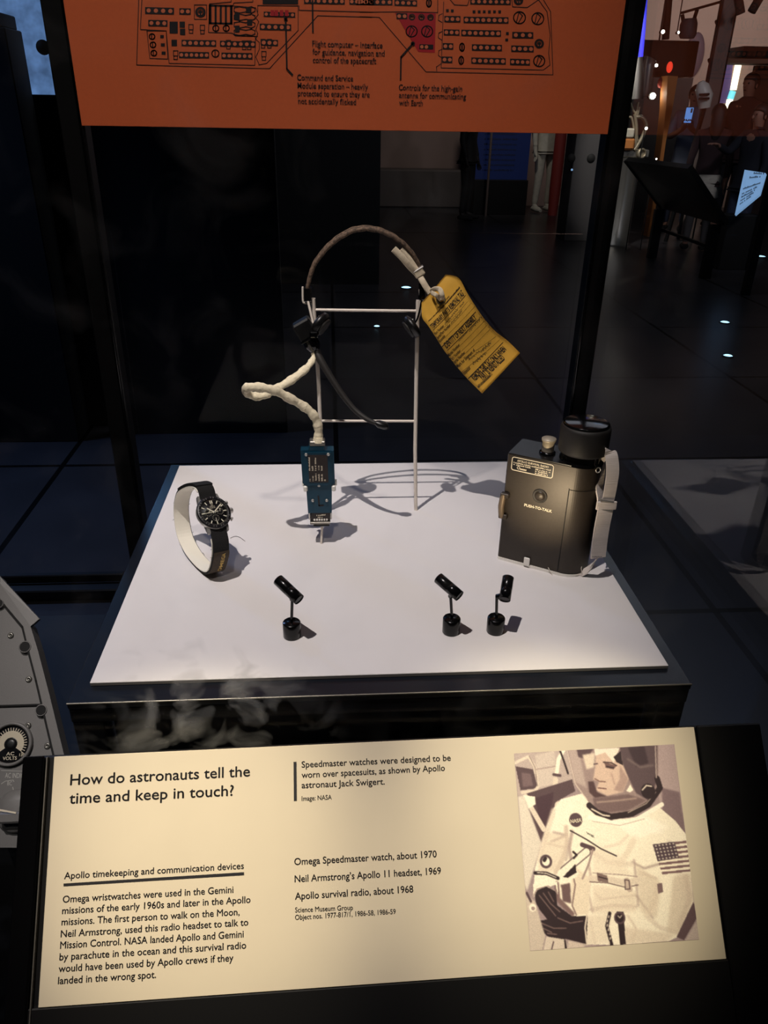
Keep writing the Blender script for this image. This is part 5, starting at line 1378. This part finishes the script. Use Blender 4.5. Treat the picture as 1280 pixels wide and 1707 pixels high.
q0 = on(940, 402, 2, FL); q1 = on(1000, 402, 2, FL)
kk = thing('grey_kiosk', 'tall dark grey kiosk with two round holes beside the right post', 'kiosk', ((q0[0] + q1[0]) / 2, q0[1] + .2, FL))
xm, ym, wd = (q0[0] + q1[0]) / 2 + .05, q0[1] + .2, (q1[0] - q0[0]) + .1
obj('body', MB().box((xm, ym, .2), (wd, .4, 2.4), .006), mat('kiosk_grey', (62, 60, 60), .6), kk)
for px in (952, 985):
    c = on(px, 264, 1, ym - .2); obj('round_hole', MB().lathe([(.05, 0), (.05, .004), (0, .004)], axis_frame(c, (0, -1, 0)), 24), M['console_hole'], kk)
c = on(953, 283, 1, ym - .2); obj('indicator', MB().lathe([(.012, 0), (.012, .01), (0, .012)], axis_frame(c, (0, -1, 0)), 12), M['screen'], kk)
c = on(931, 262, 1, 11.9)
tag(obj('red_column', MB().tube([(c[0], 11.9, FL), (c[0], 11.9, FL + .35), (c[0], 11.9, 1.4)], [.07, .085, .085], 16), M['red_paint']), 'red painted column beside the white suited figure', 'column')

# people ---------------------------------------------------------------
def skin_mesh(verts, edges, radii, root=0, sub=2):
    me = bpy.data.meshes.new('sk'); me.from_pydata([tuple(v) for v in verts], edges, [])
    o = bpy.data.objects.new('sk', me); C.objects.link(o)
    m = o.modifiers.new('s', 'SKIN'); m.use_smooth_shade = True
    for i, r in enumerate(radii):
        sv = me.skin_vertices[0].data[i]; sv.radius = r if isinstance(r, tuple) else (r, r); sv.use_root = (i == root)
    if sub: s2 = o.modifiers.new('b', 'SUBSURF'); s2.levels = sub; s2.render_levels = sub
    dg = bpy.context.evaluated_depsgraph_get(); dg.update()
    me2 = bpy.data.meshes.new_from_object(o.evaluated_get(dg))
    mb_ = MB(); mb_.add([v.co[:] for v in me2.vertices], [tuple(p.vertices) for p in me2.polygons], True)
    bpy.data.objects.remove(o); bpy.data.meshes.remove(me); bpy.data.meshes.remove(me2)
    return mb_
def person(name, label, x, y, h, yaw, arms, cols, group=None, hair=True, suit=False, hold=None):
    k = h / 1.72
    rot = Matrix.Translation(Vector((x, y, FL))) @ Matrix.Rotation(yaw, 4, 'Z') @ Matrix.Scale(k, 4)      # local -y is forward
    J = {'pel': (0, 0, .95), 'sp': (0, 0, 1.12), 'ch': (0, 0, 1.32), 'nk': (0, .01, 1.47), 'hb': (0, -.01, 1.56), 'hd': (0, -.015, 1.63), 'ht': (0, 0, 1.69), 'ns': (0, -.105, 1.595)}
    R = {'pel': (.14, .105), 'sp': (.125, .09), 'ch': (.15, .10), 'nk': .05, 'hb': .068, 'hd': (.078, .092), 'ht': .055, 'ns': .012}
    E_ = [('pel', 'sp'), ('sp', 'ch'), ('ch', 'nk'), ('nk', 'hb'), ('hb', 'hd'), ('hd', 'ht')]
    for s, n in ((-1, 'l'), (1, 'r')):
        J['sh' + n] = (s * .175, .0, 1.40); R['sh' + n] = .055
        if arms == 'phone':
            J['el' + n] = (s * .23, -.10, 1.14); J['wr' + n] = (s * .06, -.30, 1.24); J['pa' + n] = (s * .045, -.34, 1.29)
        elif arms == 'reach' and n == 'l':
            J['el' + n] = (s * .22, -.16, 1.22); J['wr' + n] = (s * .16, -.40, 1.30); J['pa' + n] = (s * .15, -.46, 1.31)
        else:
            J['el' + n] = (s * .23, .02, 1.12); J['wr' + n] = (s * .235, -.06, .88); J['pa' + n] = (s * .235, -.08, .80)
        R['el' + n] = .042; R['wr' + n] = .028; R['pa' + n] = (.036, .018)
        E_ += [('ch', 'sh' + n), ('sh' + n, 'el' + n), ('el' + n, 'wr' + n), ('wr' + n, 'pa' + n)]
        w = Vector(J['pa' + n]) - Vector(J['wr' + n]); w.normalize(); side = Vector((s, 0, 0)) if arms != 'down' else Vector((0, -1, 0))
        side = (side - w * side.dot(w)).normalized(); nrm = w.cross(side)
        p = Vector(J['pa' + n])
        for q, (o_, L_) in enumerate(((-.026, .062), (-.009, .074), (.009, .070), (.026, .055))):
            J['f%d' % q + n] = tuple(p + side * o_ + w * .03); J['g%d' % q + n] = tuple(p + side * o_ * 1.1 + w * (.03 + L_ * .55) - nrm * s * .006); J['h%d' % q + n] = tuple(p + side * o_ * 1.1 + w * (.03 + L_) - nrm * s * .02)
            R['f%d' % q + n] = .0095; R['g%d' % q + n] = .0085; R['h%d' % q + n] = .007
            E_ += [('pa' + n, 'f%d' % q + n), ('f%d' % q + n, 'g%d' % q + n), ('g%d' % q + n, 'h%d' % q + n)]
        J['th' + n] = tuple(p - side * .05 - w * .005); J['ti' + n] = tuple(p - side * .06 + w * .03); R['th' + n] = .011; R['ti' + n] = .008
        E_ += [('wr' + n, 'th' + n), ('th' + n, 'ti' + n)]
        J['hp' + n] = (s * .09, 0, .88); J['kn' + n] = (s * .105, -.02, .49); J['an' + n] = (s * .11, .02, .09); J['to' + n] = (s * .12, -.13, .035)
        R['hp' + n] = .088; R['kn' + n] = .056; R['an' + n] = .038; R['to' + n] = (.038, .025)
        E_ += [('pel', 'hp' + n), ('hp' + n, 'kn' + n), ('kn' + n, 'an' + n), ('an' + n, 'to' + n)]
    J['hem'] = (0, 0, .84); R['hem'] = (.15, .115); J['wb'] = (0, 0, 1.02); R['wb'] = (.125, .095); J['col'] = (0, .012, 1.505); R['col'] = .058
    def build(names, edges, grow, root):
        idx = {q: i for i, q in enumerate(names)}
        rad = []
        for q in names:
            r = .082 if (q == 'nk' and grow > 1) else R[q]; r = r if isinstance(r, tuple) else (r, r); rad.append(tuple(a * grow for a in r))
        mb_ = skin_mesh([J[q] for q in names], [(idx[a], idx[b]) for a, b in edges], rad, idx[root])
        return mb_
    names = ['pel'] + [q for q in J if q not in ('pel', 'ns', 'hem', 'wb', 'col')]
    me = build(names, E_, 1.0, 'pel')
    # face: nose, eyes, ears and mouth on the same surface object
    me.sphere((0, -.104, 1.60), .014, 8, 6, (.8, 1.1, 1.5))
    for s in (-1, 1): me.sphere((s * .082, .0, 1.605), .02, 8, 6, (.4, .7, 1.4))
    me.xf(rot)
    p = thing(name, label, 'person', (x, y, FL), group)
    obj('body', me, cols.get('skin', M['skin']), p)
    ey = MB()
    for s in (-1, 1): ey.sphere(rot @ Vector((s * .032, -.092, 1.628)), .010 * k, 8, 6)
    obj('eyes', ey, M['hair'], p)
    obj('mouth', MB().sphere(rot @ Vector((0, -.093, 1.558)), .016 * k, 8, 6, (1.2, .5, .35)), M['maroon'], p)
    top = ['pel', 'sp', 'ch', 'nk'] + [a + n for n in 'lr' for a in ('sh', 'el')]
    te = [('pel', 'sp'), ('sp', 'ch'), ('ch', 'nk')] + [(a, b) for a, b in E_ if a in top and b in top and a not in ('pel', 'sp') and (a, b) != ('ch', 'nk')]
    if cols.get('long', True):
        top += ['wrl', 'wrr']; te += [('ell', 'wrl'), ('elr', 'wrr')]
    top += ['hem', 'col']; te += [('pel', 'hem'), ('nk', 'col')]
    sh = build(top, te, 1.2, 'pel'); obj('top', sh.xf(rot), cols['top'], p)
    bot = ['pel'] + [a + n for n in 'lr' for a in ('hp', 'kn', 'an')]
    be = [(a, b) for a, b in E_ if a in bot and b in bot]
    bot.append('wb'); be.append(('pel', 'wb'))
    tr = build(bot, be, 1.15, 'pel'); obj('trousers', tr.xf(rot), cols['bottom'], p)
    for n in 'lr':
        a, b_ = Vector(J['an' + n]), Vector(J['to' + n])
        obj('shoe', MB().tube([rot @ (a + Vector((0, .05, -.045))), rot @ (a + Vector((0, 0, -.035))), rot @ (b_ + Vector((0, .02, .012))), rot @ (b_ + Vector((0, -.05, .004)))], [.03 * k, .052 * k, .048 * k, .026 * k], 12, flat=.8), cols.get('shoe', M['black_matte']), p)
    if hair:
        hm = MB().sphere((0, .012, 1.645), .100, 18, 12, (.92, 1.02, 1.0))
        hm.v = [(x_, (y_ if not (y_ < -.03 and z_ < 1.665) else -.02 + (y_ + .03) * .1), z_) for x_, y_, z_ in hm.v]
        if cols.get('longhair'):
            hm.tube([(0, .06, 1.66), (0, .085, 1.56), (0, .09, 1.45), (0, .08, 1.34)], [.08, .085, .08, .05], 14, flat=.6, up=(0, 1, 0))
        obj('hair', hm.xf(rot), cols.get('hair', M['hair']), p)
    return p, rot
pp_, rr_ = person('person', 'person in a slate grey shirt holding up a lit phone', on(1140, 270, 1, 10.2)[0], 10.2, 1.72, math.radians(-30), 'phone', {'top': M['shirt_grey'], 'bottom': M['jeans'], 'long': False})
ph = thing('phone', 'pale blue phone held up in both hands by the grey shirted person', 'phone', rr_ @ Vector((0, -.375, 1.30)))
PHF = rr_ @ T((0, -.375, 1.40)) @ Matrix.Rotation(math.radians(-12), 4, 'X')
obj('phone_body', MB().box((0, 0, 0), (.085, .010, .17), .004, PHF), M['phone'], ph)
obj('camera_block', MB().box((.024, -.0062, .05), (.022, .003, .05), .001, PHF), M['black_gloss'], ph)
person('person', 'dark haired person in dark clothes and jeans, in profile beside the lit sign', on(1268, 190, 1, 8.0)[0], 8.0, 1.50, math.radians(-72), 'reach', {'top': M['navy'], 'bottom': M['jeans'], 'longhair': True})
person('person', 'tall dark haired person standing behind the person in profile', on(1254, 128, 1, 10.1)[0], 10.1, 1.86, math.radians(-60), 'down', {'top': M['maroon'], 'bottom': M['navy']})
cp_, cr_ = person('person', 'person in dark top with a pale garment tied around the waist', on(1199, 185, 1, 8.6)[0], 8.6, 1.50, math.radians(160), 'down', {'top': M['maroon'], 'bottom': M['grey_cloth'], 'longhair': True})
gm = MB().lathe([(.16, .94), (.17, .93), (.185, .90), (.178, .84), (.19, .80), (.175, .73), (.185, .68), (.165, .66)], cr_ @ Matrix.Diagonal((1, .8, 1, 1)), 24); gm.v = [(x_ + .008 * math.sin(z_ * 90 + x_ * 60), y_, z_) for x_, y_, z_ in gm.v]
obj('tied_garment', gm, M['pale_cloth'], cp_)
person('person', 'small dark person between the grey post and the bright light strip', on(1216, 205, 1, 10.7)[0], 10.7, 1.30, math.radians(150), 'down', {'top': M['maroon'], 'bottom': M['navy']})
# white space suit standing beyond the blue display
sp_, sr_ = person('space_suit', 'white space suit on a figure beyond the blue display', on(906, 300, 1, 12.3)[0], 12.3, 1.8, math.radians(20), 'down', {'top': M['suit'], 'bottom': M['suit'], 'skin': M['suit'], 'shoe': M['suit']}, hair=False)
sp_['category'] = 'space suit'
obj('helmet', MB().sphere(sr_ @ Vector((0, 0, 1.63)), .16, 20, 14), M['white_plastic'], sp_)
# dark standing person by the grey wall
person('person', 'dark silhouetted person standing left of the blue display', on(778, 306, 1, 11.2)[0], 11.2, 1.6, math.radians(60), 'down', {'top': M['black_matte'], 'bottom': M['black_matte'], 'skin': M['hair']})

# steel drum with the rocket engine on it
dx, dy = on(1037, 300, 1, 9.05)[0], 9.05
dz = on(1040, 262, 1, dy)[2]
tag(obj('steel_drum', MB().lathe([(.18, FL), (.18, FL + .02), (.172, FL + .03), (.172, dz - .02), (.178, dz)], T((dx, dy, 0)), 48), M['silver']), 'round polished steel plinth right of the black post', 'plinth')
en = thing('rocket_engine', 'silver rocket engine hardware with bent pipes on the steel plinth', 'engine', (dx + .1, dy + .2, dz))
def G(px, py, y=8.9): return Vector(on(px, py, 1, y))
obj('cylinder', MB().tube([G(1074, 160), G(1076, 150), G(1081, 108), G(1083, 100), G(1084, 98)], [.04, .055, .055, .06, .075], 20), M['silver'], en)
obj('chamber', MB().tube([G(1055, 165), G(1058, 130), G(1062, 95)], [.11, .10, .06], 20), M['steel_dull'], en)
for pts_, r in (([(1050, 165), (1054, 180), (1062, 192), (1066, 178)], .012), ([(1060, 195), (1070, 196), (1077, 208), (1072, 225), (1064, 240), (1057, 250)], .022), ([(1058, 190), (1061, 215), (1058, 248)], .018), ([(1064, 170), (1060, 200), (1062, 235)], .014), ([(1048, 195), (1053, 197), (1057, 215)], .012)):
    obj('pipe', MB().tube(smooth_path([G(*q) for q in pts_], 4), r, 10), M['pipe'], en)
obj('valve_block', MB().box(G(1047, 222), (.11, .12, .10), .015), M['suit'], en)
obj('valve_block', MB().box(G(1046, 240), (.13, .12, .12), .02), M['orange_case'], en)
obj('flange', MB().lathe([(.045, -.02), (.055, -.01), (.055, .03), (.035, .04), (.035, .02)], axis_frame(G(1068, 256), (.2, -1, .1)), 20), M['pipe'], en)
obj('base_block', MB().box((dx + .06, dy - .02, dz + .045), (.32, .25, .08), .01), M['steel_dull'], en)
for px, py, r, w in ((1088, 160, .034, 'lamp glaring beside the silver cylinder'), (1094, 109, .016, 'lamp above the silver cylinder'), (1105, 53, .017, 'lamp beside the black hanging rod'), (1131, 54, .010, 'lamp just left of the hanging grey lamp'), (1077, 214, .013, 'lamp on the bent pipe'), (1094, 265, .008, 'lamp just above the black lectern')):
    c = Vector(on(px, py, 1, 9.75 - .16 * (px - 1088) / 6 if py < 120 else 9.9 if py < 200 else 8.6))
    lm = thing('point_lamp', 'small bright white ' + w, 'lamp', c, 'small bright lamps in the gallery')
    obj('bulb', MB().sphere(c, r, 12, 8), M['star'], lm)
    obj('housing', MB().lathe([(r * 1.3, 0), (r * 1.3, .05), (r * .6, .06)], axis_frame(c + Vector((0, r * .6, 0)), (0, 1, 0)), 14), M['black_matte'], lm)
    if py < 200: obj('hanger', MB().tube([c + Vector((0, r + .03, 0)), Vector((c.x, c.y + r + .03, 2.99))], .006, 6), M['black_matte'], lm)
    else: obj('stalk', MB().tube([c + Vector((0, r + .03, 0)), Vector((c.x, c.y + r + .03, FL))], .006, 6), M['black_matte'], lm)
tag(obj('tube_light', MB().tube([on(1066, 95, 1, 8.4), on(1070, 50, 1, 8.4), on(1077, -60, 1, 8.4)], .035, 14), M['blue_tube']), 'glowing blue light tube at the top edge beside the black post', 'light tube')
hr = on(1112, 65, 1, 11)
tag(obj('hanging_rod', MB().tube([on(1109, 66, 1, 10.4), on(1119, -60, 1, 10.4)], .045, 12), M['black_matte']), 'black rod hanging from the ceiling above the black box', 'rod')
b0, b1 = on(1070, 66, 1, 10.2), on(1156, 128, 1, 10.2)
tag(obj('black_box', MB().box(((b0[0] + b1[0]) / 2, 10.4, (b0[2] + b1[2]) / 2), (b1[0] - b0[0], .4, b0[2] - b1[2]), .01), M['black_matte']), 'black suspended box above the amber case', 'box')
for px, c_ in ((1116, 'red_glow'), (1101, 'red_paint')):
    c = on(px, 112 if px > 1110 else 138, 1, 9.9); tag(obj('red_lamp', MB().sphere(c, .04, 12, 8, (.9, .9, 1.5)), M[c_]), 'glowing red lamp under the black box' if px > 1110 else 'dull red lamp left of the amber case', 'lamp')
ab = on(1103, 285, 1, 9.7); ac_ = on(1097, 285, 1, 9.7)
oc = slab([on(1113, 126, 1, 9.7), on(1130, 127, 1, 9.7), on(1121, 180, 1, 9.7), on(1110, 235, 1, 9.7), ab, Vector((ab[0], 9.7, FL)), Vector((ac_[0], 9.7, FL)), ac_, on(1104, 235, 1, 9.7), on(1110, 180, 1, 9.7)], .2)
tag(obj('amber_case', oc, M['orange_case']), 'tall narrow amber lit case left of the phone holder', 'case')
wl, wr = on(1058, 128, 1, 12.4), on(1152, 140, 1, 12.4)
tag(obj('black_backdrop', MB().box(((wl[0] + wr[0]) / 2, 12.4, (FL + wl[2]) / 2), (wr[0] - wl[0], .1, wl[2] - FL), .004), M['wall_dark']), 'tall black backdrop wall behind the silver engine and amber case', 'backdrop wall')
# hanging lamp
hl = thing('hanging_lamp', 'dark grey drum lamp hung by two arms from a ceiling rail', 'lamp', on(1146, 50, 1, 10))
obj('drum', MB().tube([on(1145, 64, 1, 10), on(1146, 58, 1, 10), on(1148, 40, 1, 10), on(1149, 31, 1, 10)], [.08, .10, .10, .08], 20), mat('lamp_grey', (74, 72, 78), .6), hl)
for a, b_ in (((1139, 36), (1137, 24)), ((1156, 34), (1162, 16))): obj('arm', MB().tube([on(*a, 1, 10), on(*b_, 1, 10)], .022, 10), M['black_matte'], hl)
tag(obj('ceiling_rail', MB().tube([on(1134, 22, 1, 10), on(1205, 2, 1, 9.6)], .014, 10), M['black_matte']), 'thin black rail above the hanging drum lamp', 'rail')
tag(obj('oval_disc', MB().sphere(on(1157, 92, 1, 13.17), .155, 20, 12, (1, .3, 2.0)), mat('purple_grey', (70, 54, 66), .7)), 'dim purplish oval panel right of the black box', 'panel')
# white hood
wh = thing('white_hood', 'white cloth hood with dark bands beside the slanted grey post', 'hood', on(1174, 185, 1, 8.9))
obj('hood', MB().tube([on(1168, 136, 1, 8.9), on(1170, 145, 1, 8.9), on(1175, 160, 1, 8.9), on(1174, 180, 1, 8.9)], [.03, .075, .085, .06], 16), M['white_plastic'], wh)
for yy in (158, 165): obj('band', MB().tube([on(1165, yy, 1, 8.79), on(1182, yy - 1, 1, 8.79)], .012, 8), M['black_matte'], wh)
obj('stand', MB().tube([on(1174, 180, 1, 8.9), Vector((on(1174, 180, 1, 8.9)[0], 9.3, FL))], .025, 10), M['black_matte'], wh)
# slanted post of the next showcase
ps = thing('showcase_post', 'brown grey upright post of the next showcase, between the phone holder and the light strip', 'post', (on(1189, 140, 1, 9.45)[0], 9.45, FL))
gx_ = on(1189, 140, 1, 9.45)[0]
obj('upright', MB().box((gx_, 9.45, 1.0), (.155, .10, 4.0 - .02), .004), M['trim_grey'], ps)
obj('edge_strip', MB().box((gx_ - .094, 9.42, 1.0), (.028, .04, 3.98), .002), M['black_satin'], ps)
obj('edge_strip', MB().box((gx_ + .088, 9.42, 1.0), (.017, .04, 3.98), .002), M['black_satin'], ps)
# bright strip and display case
tag(obj('strip_light', MB().tube([on(1232, 100, 1, 13.14), on(1222, 150, 1, 13.14)], .05, 14), M['strip']), 'bright warm white vertical light strip, upper length', 'light strip')
ls = thing('strip_light', 'bright vertical light strip with a cyan length, below the upper strip', 'light strip', on(1210, 196, 1, 13.14))
obj('cyan_length', MB().tube([on(1221.5, 152, 1, 13.14), on(1217, 165, 1, 13.14)], .05, 14), M['cyan'], ls)
obj('white_length', MB().tube([on(1216.5, 166, 1, 13.14), on(1209, 196, 1, 13.14)], [.05, .035], 14), M['strip'], ls)
dc = thing('display_case', 'brown lined display case with a black top at the far right', 'display case', (on(1262, 100, 1, 11.2)[0], 11.3, FL))
x0, x1 = on(1238, 90, 1, 11)[0], on(1238, 90, 1, 11)[0] + 1.3
zt, zb = on(1260, 77, 1, 11)[2], on(1260, 96, 1, 11)[2]
obj('top_box', MB().box(((x0 + x1) / 2, 11.25, (zt + zb) / 2), (x1 - x0, .5, zt - zb), .006), M['black_matte'], dc)
obj('fascia', MB().box(((x0 + x1) / 2 - .1, 11.25, zb - .04), (x1 - x0 + .2, .5, .05), .004), M['wood'], dc)
obj('back', MB().box(((x0 + x1) / 2 + .42, 11.45, (FL + zb - .07) / 2), (x1 - x0, .08, zb - .07 - FL), .004), M['umber'], dc)
bw = slab([on(1193, 105, 1, 13.16), on(1222, 106, 1, 13.16), on(1214, 172, 1, 13.16), on(1183, 172, 1, 13.16)], .03)
tag(obj('violet_panel', bw, mat('violet_glow', (58, 46, 86), .6, emit=.8)), 'dim violet glowing panel left of the bright light strip', 'panel')
for px, py, a in ((1229, 8, .3), (1258, 5, -.3)):
    c = Vector(on(px + 3, py, 1, 8.9)); sl = thing('track_spot', 'small black ceiling track spot %s at the top right' % ('above the light strip' if px < 1240 else 'furthest along'), 'spotlight', c)
    obj('barrel', MB().tube([c + Vector((-a * .15, 0, .10)), c + Vector((a * .12, 0, -.08))], .045, 14), M['black_matte'], sl)
    obj('hanger', MB().tube([c + Vector((-a * .1, 0, .05)), c + Vector((-a * .1, 0, .6))], .012, 8), M['black_matte'], sl)
for px, py, w in ((1193, 38, 'upper'), (1181, 102, 'lower')):
    c = Vector(on(px, py, 1, 10.8)); sl = thing('wall_spot', '%s small black spot against the brown wall left of the slanted post' % w, 'spotlight', c)
    obj('barrel', MB().tube([c, c + Vector((.09, 0, .05))], .03, 12), M['black_matte'], sl); obj('arm', MB().tube([c + Vector((.09, 0, .05)), c + Vector((.3, .1, .12))], .012, 8), M['black_matte'], sl)
# black lectern seen from behind
l0, l1, l2, l3 = on(1041, 268, 1, 8.2), on(1146, 281, 1, 6.85), on(1209, 377, 1, 6.85), on(1101, 347, 1, 8.2)
le = thing('black_lectern', 'black sloping lectern seen from behind on thin legs', 'lectern', ((l2[0] + l3[0]) / 2, 8.0, FL))
obj('desk', slab([l0, l1, l2, l3], .05), M['black_satin'], le)
obj('desk_edge', MB().tube([l0, l3], .014, 8), M['black_gloss'], le)
for (p_, yy, w_) in ((l3, 8.1, .05), (l2, 6.95, .055)):
    obj('leg', MB().box((p_[0] - .05, yy, (FL + p_[2]) / 2), (.10, .06, p_[2] - FL), .004), M['black_satin'], le)
obj('crossbar', MB().box(((l2[0] + l3[0]) / 2 - .05, 7.52, FL + .30), (.03, 1.1, .03), .003), M['black_satin'], le)
# lit lectern
s0_, s1_, s2_, s3_ = on(1241, 283, 1, 7.5), on(1276, 288.5, 1, 7.3), on(1266, 323.5, 1, 7.2), on(1224.6, 357.8, 1, 7.2)
l2t = thing('lit_lectern', 'black lectern with a pale blue lit text screen at the right edge', 'lectern', (s3_[0] + .15, 7.4, FL))
obj('screen', slab([s0_, s1_, s2_, s3_], .03), M['screen'], l2t)
tm = MB(); S0, S1, S2, S3 = (Vector(q) for q in (s0_, s1_, s2_, s3_))
def sq(u, v): return (S0.lerp(S1, u)).lerp(S3.lerp(S2, u), v) + Vector((0, -.006, .006))
for k, (v, u0, u1) in enumerate(((.10, .45, .95), (.22, .3, .9), (.48, .12, .9), (.60, .12, .8), (.68, .12, .75), (.76, .12, .7), (.84, .12, .6))):
    put_marks(tm, sq(u0, v), sq(u1, v), (S0 - S3).normalized(), .022, seed=20 + k)
obj('screen_text', tm, M['jeans'], l2t)
obj('body', MB().box((s3_[0] + .22, 7.5, (FL + s3_[2] - .03) / 2), (.34, .2, s3_[2] - .03 - FL), .006), M['black_matte'], l2t)
obj('side_post', MB().box((s1_[0] + .09, 7.32, (FL + s1_[2]) / 2), (.06, .06, s1_[2] - FL), .004), M['black_satin'], l2t)
gp = on(1245, 470, 2, FL)
tag(obj('rail_post', MB().box((on(1256, 430, 1, 6.2)[0], 6.2, .2), (.07, .05, 2.4), .003), M['black_satin']), 'dark vertical showcase post right of the lit lectern', 'post')
# glowing discs stand in for lamp reflections on the polished floor
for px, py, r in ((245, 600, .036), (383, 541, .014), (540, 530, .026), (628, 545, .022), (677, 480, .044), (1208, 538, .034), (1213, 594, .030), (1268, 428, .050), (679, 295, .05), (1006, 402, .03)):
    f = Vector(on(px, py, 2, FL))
    dlm = thing('floor_glint', 'small cool white lamp reflection on the dark floor tiles, made as a glowing disc', 'lamp', f, 'lamp reflections made as glowing discs on the floor')
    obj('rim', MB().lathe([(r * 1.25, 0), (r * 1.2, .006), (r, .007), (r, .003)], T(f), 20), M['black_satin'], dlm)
    obj('glint_disc', MB().lathe([(r, .004), (r * .7, .009), (0, .011)], T(f), 20), M['floor_gleam'], dlm)
